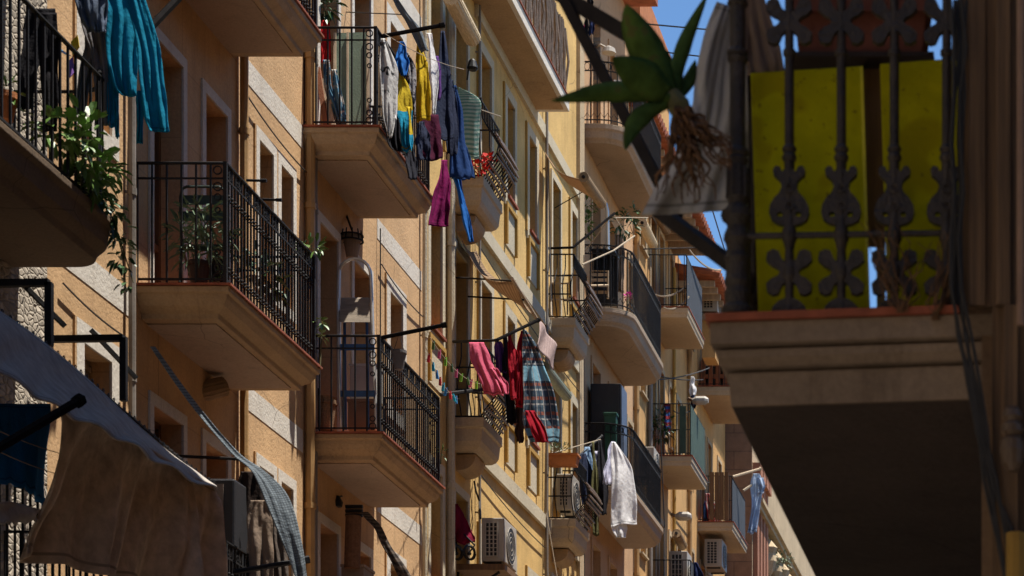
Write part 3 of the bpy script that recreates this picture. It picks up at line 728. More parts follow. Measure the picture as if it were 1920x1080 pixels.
# ---------------------------------------------------------------- cloth colours
C = lambda nm, cc, **k: cloth_mat("cloth_" + nm, cc, **k)
c_turq = C('turquoise', (.014, .27, .43), trans=.4); c_black = C('black', (.014, .013, .016), trans=.08); c_greyj = C('grey', (.20, .19, .195))
c_whiteprint = C('white_print', (.60, .58, .55), pattern='blotch', cols=[(5, .58, (.03, .03, .03))])
c_blueb = C('bright_blue', (.02, .13, .42)); c_yelcl = C('yellow', (.62, .42, .02)); c_yelturq = C('yellow_turquoise', (.62, .45, .03), pattern='band', cols=[(1, .52, 1.1, (.02, .30, .48))])
c_white = C('white', (.84, .82, .81), trans=.4); c_purple = C('purple', (.13, .05, .22)); c_navy = C('navy', (.022, .028, .055), trans=.1)
c_maroon = C('maroon', (.07, .008, .028)); c_magenta = C('magenta', (.20, .008, .085)); c_jeans = C('jeans_blue', (.02, .055, .17)); c_royal = C('royal_blue', (.02, .13, .42))
c_pat = C('patterned', (.35, .33, .33), pattern='blotch', cols=[(14, .5, (.02, .02, .03))])
c_pink = C('pink', (.62, .12, .19), pattern='blotch', cols=[(2.6, .66, (.25, .22, .23))]); c_red = C('red', (.36, .012, .025)); c_brown = C('brown', (.10, .05, .035))
c_plaid = C('plaid', (.075, .115, .15), pattern='plaid', cols=[(1, 9, .55, .78, (.28, .10, .07)), (1, 9, .0, .12, (.42, .42, .40)), (0, 7, .4, .6, (.03, .04, .07)), (1, 2, .72, .98, (.22, .42, .52)), (0, 5, .0, .10, (.40, .38, .36))])
c_olive = C('olive', (.13, .12, .05)); c_ltblue = C('light_blue', (.25, .36, .50)); c_lav = C('lavender_white', (.55, .54, .66), trans=.3)
c_dkblue = C('dark_blue', (.02, .03, .09)); c_redtow = C('red_towel', (.55, .02, .02)); c_towel = C('patterned_towel', (.10, .22, .33), pattern='blotch', cols=[(9, .55, (.55, .5, .45)), (6, .62, (.4, .14, .04))])
c_greenst = C('green_stripes', (.16, .30, .25), pattern='stripes_v', n=22, c2=(.42, .50, .42), trans=.3)
c_net = C('brown_netting', (.38, .26, .16), pattern='stripes_u', n=30, c2=(.27, .18, .11), trans=.45)
c_plaidaw = C('pale_plaid', (.40, .30, .27), pattern='plaid', cols=[(0, 16, .5, .75, (.22, .16, .17)), (1, 18, .5, .75, (.30, .20, .18))], trans=.2)
c_canvas = C('tan_canvas', (.42, .27, .16), trans=.3); c_bluenet = C('blue_grey_netting', (.20, .23, .26), pattern='plaid', cols=[(0, 9, .0, .2, (.08, .09, .10)), (1, 90, .0, .25, (.08, .09, .10))], trans=.25)
c_tarp = C('grey_tarp', (.40, .355, .315), trans=.22, lum=.2); c_tarpb = C('brown_tarp', (.54, .41, .30), trans=.28, lum=.25); c_bluetarp = C('blue_tarp', (.02, .17, .45), trans=.3)
c_linen = C('grey_linen', (.50, .475, .455), trans=.3); c_beige = C('beige', (.27, .20, .15)); c_dkbrown = C('dark_brown', (.03, .02, .016), trans=.05)

# ================================================================ on and under the nearest stone balcony
garment('trousers', 'black trousers hung over the nearest stone balcony railing', 'trousers', 16.6,
        [[(52,104,16),(44,104,60),(38,80,110),(34,64,160),(29,58,205)], [(66,106,24),(70,108,70),(74,108,130),(80,109,190),(82,108,248)]], c_black, nf=2, amp=.03)
garment('joggers', 'grey joggers with bluish waistband hanging left of the turquoise shirt', 'trousers', 17.4,
        [[(150,196,-30),(150,198,20),(158,198,60),(172,200,100),(178,204,170),(178,207,236)], [(152,182,40),(158,182,90),(148,170,150),(141,160,217)]], c_greyj, nf=2, amp=.03)
garment('blouse', 'grey blue garment bunched on the line above the grey joggers', 'blouse', 17.2, [[(138,160,-40),(140,198,-10),(150,200,30),(165,198,62)]], C('slate', (.12, .15, .21)), nf=4, amp=.05)
garment('long_sleeved_shirt', 'turquoise long sleeved shirt with dangling cord hanging at the top left', 'shirt', 17.5,
        [[(196,240,-60),(198,256,0),(200,262,50),(203,259,110),(214,257,160),(228,255,180)], [(232,262,-40),(246,288,40),(258,300,100),(264,309,160),(270,315,215),(282,317,247)],
         [(198,222,60),(200,224,130),(202,224,190),(200,219,238)], [(214,221,180),(217,224,230),(216,223,258)], [(256,268,170),(258,268,215),(257,267,270)]], c_turq, nf=3, amp=.04)
rod('clothes_rod', 'thick dark clothes rod above the turquoise shirt', P(276,58,17.6), P(360,-30,18.6), .03, m_matt)
pw = thing('toy_windmill', 'toy windmill with orange, yellow and blue sails behind the nearest railing', 'toy', P(140,215,17.2))
MB().tube([P(140,215,17.2), P(141,100,17.2)], .006, 6).build('stick', m_palewood, pw)
for i, (cx, cy, cc, nm) in enumerate(((148,110,m_orange_t,'orange sail'),(142,86,mat('toy_yellow',(.75,.5,.02),.5),'yellow sail'),(118,98,mat('toy_blue',(.02,.35,.6),.5),'blue sail'),(134,128,mat('toy_violet',(.25,.12,.4),.5),'violet sail'))):
    h = P(136,106,17.18); c = P(cx,cy,17.15); e = (c-h)*1.9
    MB().loft([[h+Vector((0,dy,0)), h+e*.5+Vector((-.035,dy,.035)), h+e+Vector((0,dy-.02,0)), h+e*.6+Vector((.035,dy-.03,-.03))] for dy in (0,.008)]).build('sail', cc, pw, label=nm)
plant('potted_plant', 'big leafed green plant pushing through the nearest railing', 'plant', P(150,330,17.0),
      [(P(160,265,16.9),(.13,.2,.26),80),(P(125,255,16.8),(.16,.2,.12),40),(P(180,325,17.1),(.12,.2,.2),70),(P(95,240,16.6),(.16,.2,.08),30)], .115, m_leaf, [[P(150,390,17.0),P(155,300,17.0),P(160,230,16.9)],[P(170,400,17.1),P(180,330,17.1),P(185,280,17)],[P(120,330,16.8),P(110,270,16.8),P(90,225,16.6)]], .55)
plant('trailing_plant', 'dark trailing plant spilling over the rounded corner of the stone balcony', 'plant', P(195,400,17.3),
      [(P(190,375,17.3),(.13,.2,.16),70),(P(160,345,17.1),(.16,.2,.12),40),(P(215,415,17.5),(.06,.1,.14),26),(P(228,470,17.6),(.05,.06,.22),34),(P(238,530,17.6),(.05,.05,.1),12)], .08, m_dkleaf,
      [[P(195,410,17.3),P(215,420,17.5),P(228,470,17.6),P(236,540,17.6)],[P(205,410,17.4),P(222,440,17.6),P(250,530,17.6)],[P(190,400,17.3),P(180,350,17.2),P(190,330,17.2)]], .6, .6)
plant('fern', 'pale green fern leaning out above the trailing plant', 'plant', P(200,330,17.5), [(P(200,318,17.5),(.1,.1,.06),34)], .12, m_leaf, [[P(195,350,17.5),P(200,330,17.5),P(212,312,17.5)]], .25)
t = thing('flowerpot', 'clay flowerpot at the left edge behind the nearest railing', 'flowerpot', P(4,226,16.2))
MB().lathe(P(4,226,16.2), [(.07,0),(.10,.14),(.115,.14),(.115,.18),(.09,.18),(.085,.13)], 16).build('pot', m_terra, t); leafset(MB(), P(4,170,16.2), .1,.1,.1, 24, .09).build('foliage', m_leaf, t)
# racks of black square bar
def rack(name, label, d0, X0, pts, arms):
    t = thing(name, label, 'drying rack', P(*pts[0], d0)); b = MB()
    for a, c in zip(pts, pts[1:]): b.bar(P(*a, d0), P(*c, d0), .048)
    b.build('frame', m_iron, t)
    for a, c in arms: MB().bar(P(*a, d0+.05), P(*c, d0+.25), .03).build('arm', m_iron, t)
rack('metal_rack', 'black square barred rack at the left edge above the grey tarp', 16.4, 0, [(-40,532),(92,530),(92,648)], [((40,530),(122,612))])
rack('metal_rack', 'black square barred rack standing above the upper end of the tarp', 17.9, 0, [(92,636),(232,634),(232,752)], [((170,618),(256,710))])
# awning of torn tarp
def tarp(name, label, edge, drop, m, X0, amp, nf, nu=50, nv=26, curl=0, ph=0, sol=.008, X1=None):
    b = MB(); n = len(edge)
    def fn(u, v):
        ex, ey = interp(edge, u); bx, by = interp(drop, u); p = FX(ex, ey, X0); k = p.y
        q = P(bx, by, k) if X1 is None else FX(bx, by, X1); r = p.lerp(q, v)
        a = amp*(.25+.75*v); s = math.sin(2*math.pi*nf*u+ph+2.2*v*math.sin(4*u+1)) + .55*mnoise.noise((u*5+v*1.2, v*2.2-u*2, 3.3+ph)) + .22*mnoise.noise((u*11+v*3, v*4, 7.))
        r.x += (a if v > .12 else a*v/.12)*(s + .5*math.sin(2*math.pi*nf*2.7*u+1.3+3*v)) + .015*math.sin(5*v+7*u); r.y += a*.8*math.cos(2*math.pi*nf*.8*u+2*v+ph)
        r.z += .015*math.sin(40*u)*v + curl*v*(1-v)
        return r
    b.grid(fn, nu, nv); return b.build(name, m, None, smooth=True, solid=sol)
t = thing('awning', 'torn grey and brown tarp awning sagging across the bottom left', 'awning', FX(200,760,-6.4))
def child(o, par):
    o.parent = par; o.location = WLOC[o] - WLOC[par]; return o
child(tarp('valance','', [(-60,545),(60,628),(160,708),(250,786),(330,856),(400,910)], [(-60,640),(30,715),(108,772),(216,822),(320,872),(402,919)], c_tarp, -6.75, .03, 2.5, nv=14, X1=-6.2), t)
child(tarp('hanging_sheet','', [(112,755),(180,786),(250,822),(320,862),(360,888),(398,914)], [(48,1044),(120,1062),(210,1085),(300,1105),(370,1120),(424,1130)], c_tarpb, -6.36, .085, 3.3, nu=70, nv=50), t)
MB().tube([FX(-60,546,-6.76), FX(160,710,-6.76), FX(402,914,-6.76)], .012, 6).build('cord', m_wire, t)
for i in range(46):
    u = i/45; e = interp([(-60,548),(60,632),(160,712),(250,790),(330,860),(400,912)], u); c = FX(e[0], e[1]-3, -6.76); MB().ring(c+Vector((.01,0,.012)), (0,1,0), (0,0,1), .014, .004, 8).build('eyelet', m_black, t)
rod('support_pole', 'black tilted support pole crossing in front of the blue tarp', FX(-30,856,-6.15), FX(150,750,-5.98), .03, m_matt, 'support pole')
o = tag(tarp('tarp', '', [(-30,757),(30,757),(92,757)], [(-30,900),(40,915),(88,960)], c_bluetarp, -6.75, .02, 2, 20, 14), 'blue tarp stretched behind the lower railing at the left edge', 'tarp')
o = tag(tarp('plastic_sheet', '', [(-30,950),(20,940),(72,955)], [(-30,975),(20,982),(76,976)], c_tarp, -6.5, .02, 3, 20, 6), 'crumpled pale plastic strip tied across the lower left railing', 'plastic sheet')
for i, (a, c) in enumerate(((( -20,800),(160,862)),((-20,838),(150,900)))):
    wire('clothes_line', ['thin slack clothes line over the blue tarp, upper of two','thin slack clothes line over the blue tarp, lower of two'][i], [FX(*a,-6.55),FX(*c,-6.5)], .003, m_rope, 'clothes line', .02, group='clothes lines over the blue tarp')

# ================================================================ nearer peach balcony
t = thing('potted_plant', 'spiky silvery potted shrub beside the folding chair', 'plant', P(374,532,20.2))
MB().lathe(P(374,532,20.2), [(.062,0),(.085,.15),(.095,.15),(.095,.185),(.075,.185),(.07,.14)], 16).build('pot', mat('dark_clay_pot', (.05,.03,.025)), t)
f = MB(); 
for (cx, cy, rx, n) in ((372,405,.13,50),(345,440,.10,40),(395,440,.13,50),(375,470,.16,60),(405,470,.08,30)): leafset(f, P(cx,cy,20.2), rx, .15, .12, n, .15, .35, .16)
f.build('foliage', m_silver, t)
MB().tube([P(374,520,20.2),P(368,470,20.2),P(372,410,20.2)], .012, 6).tube([P(376,520,20.2),P(392,480,20.25),P(396,440,20.3)], .009, 6).build('stem', m_stem, t)
t = thing('flowerpot', 'black flowerpot with low green plant in the balcony corner', 'flowerpot', P(408,535,20.35))
MB().lathe(P(408,532,20.35), [(.07,0),(.095,.16),(.10,.19),(.08,.19),(.07,.14)], 14).build('pot', m_black, t); leafset(MB(), P(405,515,20.3), .12,.12,.07, 40, .07).build('foliage', m_leaf, t)
t = thing('folding_chair', 'dark green metal folding chair on the nearer peach balcony', 'chair', P(372,532,20.55)); d = 20.55
q = MB().tube([P(337,530,d-.25),P(340,460,d),P(338,370,d+.1),P(342,354,d+.1),P(350,350,d+.1),P(412,350,d+.1),P(420,356,d+.1),P(422,380,d+.1),P(424,460,d),P(424,530,d-.25)], .013, 6)
q.tube([P(360,530,d+.3),P(344,470,d-.1)], .012, 6).tube([P(428,530,d+.3),P(420,470,d-.1)], .012, 6); q.build('frame', mat('dark_green_metal', (.025,.04,.032), .5), t)
b = MB()
for y in (366, 396): b.hexa([P(342,y+18,d+.08),P(420,y+18,d+.08),P(420,y+18,d+.1),P(342,y+18,d+.1),P(342,y,d+.09),P(420,y,d+.09),P(420,y,d+.11),P(342,y,d+.11)])
b.build('backrest', mat('green_slat', (.03,.05,.04), .5), t)
s_ = MB(); 
for i in range(5): s_.hexa([P(342,470-2*i,d-.3+.07*i),P(424,470-2*i,d-.3+.07*i),P(424,470-2*i,d-.25+.07*i),P(342,470-2*i,d-.25+.07*i),P(342,466-2*i,d-.3+.07*i),P(424,466-2*i,d-.3+.07*i),P(424,466-2*i,d-.25+.07*i),P(342,466-2*i,d-.25+.07*i)])
s_.build('seat', mat('green_seat', (.03,.05,.04), .5), t)
plant('potted_plant', 'small yellow green plant at the far end of the nearer peach balcony', 'plant', P(580,560,22.4), [(P(580,462,22.35),(.14,.1,.05),40)], .10, m_leaf, [[P(575,560,22.35),P(578,500,22.35),P(585,460,22.35)]])
plant('creeper', 'bright creeper tip growing through the far corner of the railing', 'plant', P(600,690,22.45), [(P(602,604,22.5),(.035,.05,.04),9),(P(604,630,22.5),(.035,.05,.03),8)], .07, m_leaf, [[P(600,690,22.45),P(603,630,22.5),P(602,600,22.5)]], .7)
for i, (a, c) in enumerate((((462,338),(498,339)),((492,374),(526,375)))):
    rod('rail_bracket', ['short black bracket on the peach railing, nearer of two','short black bracket on the peach railing, farther of two'][i], P(*a,20.6+i*.5), P(*c,20.6+i*.5), .012, m_iron, 'bracket', 'brackets on the peach railing')
plant('potted_plant', 'dark leafy plant half hidden behind the dense bars of the nearer balcony', 'plant', P(490,600,21.3), [(P(488,505,21.2),(.14,.25,.16),44),(P(512,530,21.6),(.12,.25,.14),26)], .13, m_dkleaf, [[P(490,590,21.2),P(488,500,21.2)]])
# below: the lowest peach balcony
garment('awning', 'long blue grey netting awning hanging slack below the nearer peach balcony', 'awning', 20.45, [[(281,292,650),(320,331,706),(358,370,758),(397,410,808),(436,452,854),(470,494,882),(490,533,918),(504,551,955),(524,562,1005),(543,570,1050),(556,576,1090)]], C('pale_blue_net', (.25,.29,.32), pattern='plaid', cols=[(0,9,.0,.25,(.12,.14,.16)),(1,90,.0,.3,(.12,.14,.16))], trans=.35), nf=1.0, amp=.02, tilt=.6, lean=.7)
awning_roll('rolled_blind', 'short rolled blind tucked under the nearer peach balcony', P(362,738,21.6), P(420,724,21.8), .085, m_canvas_roll := mat('canvas_roll', (.30,.2,.11), .9))
rod('clothes_rod', 'thin dark rod beneath the nearer peach balcony', P(330,855,20.6), P(458,861,20.8), .014)
rod('clothes_rod', 'thick black rod at the bottom below the hanging coats', P(420,1076,20.2), P(578,1049,20.5), .024, m_iron)
t = thing('cabinet', 'dark framed cabinet beside the torn tarp at the bottom', 'cabinet', P(415,1090,20.4)); d = 20.4
p0, p1 = P(386,1180,d), P(440,897,d)
MB().box((p0.x,d,4.73),(p1.x,d+.5,p1.z)).build('body', mat('cabinet_dark', (.03,.03,.034), .5), t, bevel=.02)
MB().box((p0.x+.02,d-.012,5.0),(p0.x+.155,d-.001,p1.z-.05)).build('door', mat('cabinet_panel', (.20,.16,.13), .6), t)
garment('coat', 'dark brown coat hanging under the netting awning', 'coat', 20.75, [[(452,490,884),(446,500,920),(448,500,980),(450,502,1040),(452,504,1100)]], c_dkbrown, nf=3, amp=.04)
garment('jacket', 'beige jacket hanging in front of the dark brown coat', 'jacket', 20.6, [[(470,500,938),(462,508,975),(466,512,1030),(470,516,1100)]], c_beige, nf=2, amp=.04)
garment('jumper', 'grey brown jumper hanging right of the beige jacket', 'jumper', 20.9, [[(500,528,950),(498,536,1000),(506,540,1050),(508,542,1100)]], C('taupe', (.15,.12,.10)), nf=2, amp=.04)
# ================================================================ farther peach bay, lower balcony
t = thing('stepladder', 'aluminium stepladder with round top hoop and blue treads', 'ladder', P(665,808,25.0)); d = 25.0
hoop = [P(640,806,d-.1), P(636,690,d), P(634,560,d+.12), P(635,515,d+.14)] + [P(665-30*math.cos(a), 515-30*math.sin(a), d+.15) for a in [math.pi*k/10 for k in range(1,10)]] + [P(695,515,d+.14), P(697,560,d+.12), P(701,690,d), P(706,806,d-.1)]
MB().tube(hoop, .018, 8).build('hoop_frame', m_alu, t)
lg = MB()
for a, c in (((648,806),(646,605)),((690,806),(688,605))): lg.tube([P(*a,d+.45), P(*c,d+.14)], .016, 6)
lg.tube([P(646,605,d+.14),P(656,597,d+.14),P(680,597,d+.14),P(688,605,d+.14)], .016, 6); lg.build('rear_frame', m_blue, t)
for y, dd in ((648,.03),(735,-.05)):
    MB().hexa([P(638,y+9,d+dd-.08),P(702,y+9,d+dd-.08),P(702,y+9,d+dd+.08),P(638,y+9,d+dd+.08),P(638,y-3,d+dd-.08),P(702,y-3,d+dd-.08),P(702,y-3,d+dd+.08),P(638,y-3,d+dd+.08)]).build('tread', m_blue, t)
MB().hexa([P(637,604,d+.0),P(694,604,d+.0),P(694,602,d+.22),P(637,602,d+.22),P(639,560,d+.16),P(692,560,d+.16),P(692,558,d+.2),P(639,558,d+.2)]).build('platform', m_plank, t)
def carton(name, label, x0, x1, y0, y1, d, dep, m, lidm):
    t = thing(name, label, 'box', P((x0+x1)/2, y1, d)); a, c = P(x0,y1,d), P(x1,y0,d)
    MB().box((a.x,d,a.z),(c.x,d+dep,c.z-.03)).build('body', m, t, bevel=.008); MB().box((a.x-.008,d-.008,c.z-.03),(c.x+.008,d+dep+.008,c.z)).build('lid', lidm, t)
carton('cardboard_box', 'brown cardboard box at the foot of the stepladder', 652, 706, 748, 806, 25.55, .3, mat('cardboard', (.24,.16,.09)), mat('cardboard_flap', (.28,.19,.11)))
carton('foam_box', 'white foam box stacked behind the stepladder treads', 656, 706, 682, 748, 25.6, .28, m_wbox, m_wbox)
t = thing('basket', 'brown wicker basket in the corner left of the stepladder', 'basket', P(611,806,24.85))
MB().lathe(P(611,806,24.85), [(.08,0),(.10,.2),(.105,.32),(.112,.34),(.09,.34),(.085,.05)], 16).build('body', mat('wicker', (.22,.13,.07), .9, .5, 60), t); MB().ring(P(611,758,24.85), (1,0,0),(0,1,0), .108, .012, 18).build('rim', m_wood, t)
garment('bag', 'dark bag hanging at the wall end of the stepladder balcony', 'bag', 24.9, [[(588,598,728),(583,602,745),(582,604,775),(585,602,785)]], c_dkbrown, nf=1, amp=.05)
rod('clothes_rod', 'black clothes rod reaching out beside the stepladder balcony', P(716,633,24.7), P(835,609,24.9), .022, m_matt)
t = thing('hanging_pot', 'grey plastic pot hung under the clothes rod', 'flowerpot', P(748,694,24.95)); MB().lathe(P(748,693,24.95), [(.045,0),(.075,.16),(.082,.17),(.082,.2),(.07,.2),(.065,.15)], 16).build('pot', mat('grey_plastic', (.14,.13,.13)), t)
MB().tube([P(738,658,24.95),P(748,628,24.95),P(758,658,24.95)], .004, 5).build('hanger', m_wire, t)
t = thing('wall_planter', 'clay pot in an iron ring holder above the stepladder', 'flowerpot', P(660,480,25.9)); MB().lathe(P(660,484,25.9), [(.06,0),(.085,.14),(.09,.2),(.105,.2),(.105,.25),(.08,.25)], 16).build('pot', mat('pale_clay', (.28,.19,.12)), t)
r_ = MB()
for y in (442, 452): r_.ring(P(660,y,25.9), (1,0,0),(0,1,0), .12, .01, 16)
for k in range(10): a = k*.628; r_.tube([P(660,452,25.9)+Vector((.12*math.cos(a),.12*math.sin(a),0)), P(660,432,25.9)+Vector((.1*math.cos(a),.1*math.sin(a),0))], .008, 4)
r_.tube([P(660,432,25.9), P(648,400,26.1), P(640,398,26.4)], .012, 5); r_.build('ring_holder', m_iron, t)
garment('canvas_awning', 'dark striped canvas awning strip low in the farther peach bay', 'awning', 25.6, [[(676,690,960),(696,712,985),(722,738,1030),(752,775,1090)]], C('dark_stripe', (.06,.05,.045), pattern='stripes_v', n=14, c2=(.14,.11,.09)), nf=1, amp=.02)
t = thing('rolled_mat', 'upright brown rolled mat under the stepladder balcony', 'mat', P(662,1066,25.5)); MB().tube([P(660,1066,25.5),P(663,968,25.5)], .085, 14).build('roll', mat('brown_mat', (.20,.10,.05), .9, .3, 30), t)
q = MB()
for y in (950,958,966): q.tube([P(648,y,25.5),P(680,y,25.5)], .022, 6)
q.build('strap', m_black, t)
t = thing('wall_lamp', 'small black wall lamp below the stepladder balcony', 'lamp', P(632,948,25.8)); MB().lathe(P(633,950,25.7), [(.05,0),(.06,.05),(.03,.10),(.015,.12)], 12).build('lamp_shade', m_black, t); MB().tube([P(633,935,25.7),P(640,930,25.8),P(646,934,26.3)], .01, 5).build('bracket', m_black, t)
carton('storage_box', 'pale storage box under the brown rolled mat', 640, 682, 1058, 1120, 25.5, .4, mat('tan_plastic', (.26,.19,.13)), mat('tan_lid', (.3,.22,.15)))
# peg lines
for i, (a, c, lab) in enumerate((((806,632,24.9),(905,720,30.3),'sagging clothes line with bright pegs, upper of two'),((800,655,24.9),(862,748,30.4),'sagging clothes line with bright pegs, lower of two'))):
    A, B_ = P(*a), P(*c); t = thing('clothes_line', lab, 'clothes line', A, 'peg lines across the yellow corner')
    f = lambda s: A.lerp(B_, s) - Vector((0,0,.12*4*s*(1-s)))
    MB().tube([f(k/12) for k in range(13)], .004, 5).build('line', m_rope, t)
    pc = [m_leaf, mat('peg_blue',(.05,.25,.6)), mat('peg_pink',(.7,.12,.25)), mat('peg_red',(.6,.03,.04)), mat('peg_lime',(.25,.55,.05)), mat('peg_cyan',(.02,.4,.6))]
    for k in range(9):
        p = f(.06+.1*k); dx = random.uniform(-.03,.03); MB().hexa([p+Vector(v) for v in ((-.012+dx,-.01,-.07),(.018+dx,-.01,-.075),(.018+dx,.01,-.075),(-.012+dx,.01,-.07),(-.012,-.01,.02),(.012,-.01,.025),(.012,.01,.025),(-.012,.01,.02))]).build('peg', pc[(k*2+i*3)%6], t)
plant('weed', 'small weed growing at the far corner of the stepladder balcony', 'plant', P(826,850,27.1), [(P(828,848,27.1),(.05,.05,.05),12)], .06, m_leaf, [[P(826,870,27.1),P(828,850,27.1),P(830,835,27.1)]])
# ================================================================ farther peach bay, upper balcony
garment('red_towel', 'red towel hanging beside the green board on the upper peach balcony', 'towel', 25.1, [[(598,618,38),(597,621,80),(598,620,118)]], c_redtow, nf=2, amp=.03)
garment('towel', 'blue and white patterned towel propped on the upper peach balcony', 'towel', 24.9, [[(606,616,112),(608,622,160),(618,640,200),(628,650,232)],[(622,632,130),(626,644,190),(634,652,230)]], c_towel, nf=2, amp=.05)
t = thing('green_board', 'grey green board leaning inside the upper peach balcony', 'board', P(658,238,24.95)); 
MB().hexa([P(628,236,24.95),P(690,236,24.95),P(690,236,24.98),P(628,236,24.98),P(628,62,25.2),P(690,60,25.2),P(690,60,25.23),P(628,62,25.23)]).build('panel', mat('green_board', (.13,.17,.12), .5, .25, 4), t)
MB().bar(P(652,236,24.93),P(652,61,25.18),.02).bar(P(628,236,24.93),P(628,62,25.18),.025).bar(P(690,236,24.93),P(690,60,25.18),.025).build('frame', m_palewood, t)
t = thing('wooden_board', 'brown boards leaning at the wall end of the upper peach balcony', 'board', P(594,238,24.9))
for i, (a, c) in enumerate((((584,120),(590,238)),((596,128),(612,238)),((606,150),(626,238)))): MB().bar(P(*c,24.85),P(*a,25.0),.05).build('plank', [m_wood, mat('red_plank',(.25,.09,.04)), m_palewood][i], t)
plant('potted_plant', 'dark leafy plant at the top left of the upper peach balcony', 'plant', P(610,60,25.2), [(P(608,12,25.2),(.14,.1,.14),60)], .12, m_dkleaf, [[P(610,60,25.2),P(608,30,25.2),P(606,0,25.2)]])
rod('clothes_rod', 'black clothes rod reaching out from the washing laden upper balcony', P(716,68,24.6), P(831,47,24.9), .022, m_matt)
wire('clothes_line', 'dark line running from the wall to the green board balcony', [P(636,22,26.2),P(752,27,24.8)], .006, m_wire, 'clothes line')
garment('awning_strip', 'faded green awning strip hanging at the top of the upper peach balcony', 'awning', 25.3, [[(732,740,-10),(748,760,20),(770,786,55),(790,804,98)]], c_bluenet, nf=1, amp=.02)
U = lambda px: -6.78*F/(px-VX)
G = 'washing on the upper peach balcony'
for args in (
 ('t_shirt','white T shirt with black print hanging first on the upper peach balcony','T shirt',728,[[(713,722,72),(713,734,100),(713,746,135),(714,742,180),(718,740,225),(728,734,256)]],c_whiteprint),
 ('undershirt','small white undershirt beside the yellow and turquoise garment','undershirt',738,[[(736,742,140),(733,744,175),(732,744,215),(735,743,222)]],c_white),
 ('blue_shirt','bright blue shirt high on the upper peach balcony line','shirt',756,[[(750,756,78),(744,764,100),(742,766,120),(752,762,142)]],c_blueb),
 ('blouse','black and white patterned blouse behind the bright blue shirt','blouse',768,[[(756,766,98),(756,778,130),(758,779,170),(762,778,215)]],c_pat),
 ('dress','yellow and turquoise dress hanging below the bright blue shirt','dress',757,[[(744,748,132),(743,768,165),(744,774,205),(746,772,245),(752,772,284)],[(764,770,200),(766,774,250),(768,773,282)]],c_yelturq),
 ('yellow_shirt','plain yellow shirt hanging in the middle of the washing','shirt',794,[[(782,786,82),(780,800,120),(781,806,170),(782,808,228)]],c_yelcl),
 ('vest','white vest hanging between yellow shirt and navy trousers','vest',815,[[(802,808,62),(803,816,95),(806,822,140),(808,818,215)]],c_white),
 ('purple_blouse','purple top half hidden behind the white vest','top',820,[[(808,822,105),(805,828,140),(806,826,190)]],c_purple),
 ('trousers','long navy trousers hanging right of the white vest','trousers',838,[[(826,834,58),(824,842,110),(820,848,170),(816,850,230),(820,850,262)]],c_navy),
 ('leggings','dark maroon leggings hanging below the yellow shirt','leggings',808,[[(792,822,215),(790,828,255),(790,830,300)]],c_maroon),
 ('skirt','magenta skirt hanging lowest on the upper peach balcony','skirt',828,[[(828,840,300),(820,844,340),(810,844,385),(803,840,424)]],c_magenta),
 ('jeans','dark blue jeans hanging right of the navy trousers','jeans',858,[[(848,856,160),(846,866,210),(842,872,270),(840,884,318),(842,880,334)]],c_jeans),
 ('blue_trousers','royal blue trouser leg hanging lowest beside the magenta skirt','trousers',868,[[(850,862,330),(858,872,370),(868,882,415),(876,890,452)]],c_royal),
 ('black_blouse','black top hanging behind the yellow and turquoise dress','top',742,[[(728,738,190),(724,748,225),(728,752,268),(736,754,282)]],c_black),
 ('grey_trousers','charcoal trousers low between the turquoise dress and the navy shirt','trousers',772,[[(762,774,262),(760,780,295),(764,784,335)]],C('charcoal',(.035,.035,.045))),
 ('denim_shorts','dark denim shorts bunched at the farther end of the washing','shorts',874,[[(856,872,268),(850,884,300),(848,890,336)]],c_jeans),
 ('black_shirt','black shirt squeezed between navy trousers and dark blue jeans','shirt',850,[[(842,850,150),(838,858,200),(836,860,262),(838,856,290)]],c_navy),
 ('shirt_tail','dark navy shirt hanging against the bars under the yellow shirt','shirt',800,[[(786,796,228),(780,806,262),(782,808,300)]],c_navy)):
    n_, l_, c_, px, rows, m_ = args; garment(n_, l_, c_, U(px), rows, m_, G, nf=2, amp=.05, tilt=1.5, lean=.12)
wire('clothes_line', 'pale line carrying the washing along the upper peach balcony', [P(720,62,U(720)),P(870,130,U(860))], .004, m_rope, 'clothes line', .05)
# ================================================================ yellow house: upper small balcony
garment('striped_sheet', 'pale green striped sheet tied across the upper small yellow balcony', 'sheet', 30.4, [[(848,852,160),(850,898,188),(852,898,240),(862,899,300)]], c_greenst, nf=1, amp=.02, tilt=.2)
plant('flowers', 'red flowers in front of the upper small yellow balcony', 'flowers', P(895,335,30.6), [(P(890,310,30.6),(.14,.1,.1),50),(P(915,300,30.9),(.12,.1,.08),30)], .07, mat('red_petal', (.5,.02,.012)), [[P(890,335,30.6),P(890,310,30.6)],[P(905,335,30.7),P(915,300,30.9)]], .8)
awning_roll('cane_blind', 'rolled cane blind high on the yellow wall', FX(846,-6,-7.42), FX(886,72,-7.42), .105, m_cane)
t = thing('wall_lamp', 'small dark lamp bracket below the rolled cane blind', 'lamp', FX(884,135,-7.6)); MB().lathe(FX(886,132,-7.5), [(.05,0),(.075,.03),(.05,.12),(.02,.15)], 10).build('lamp_shade', m_black, t); MB().tube([FX(876,150,-7.66),FX(880,118,-7.6),FX(886,124,-7.5)], .012, 5).build('bracket', m_black, t)
rod('clothes_rod', 'short black rod beside the green striped sheet', P(874,186,30.6), P(902,186,30.6), .02, m_iron)
wire('rope', 'pale rope tied over the upper small yellow balcony', [P(897,204,30.6),P(938,218,31.4)], .008, m_rope, 'rope')
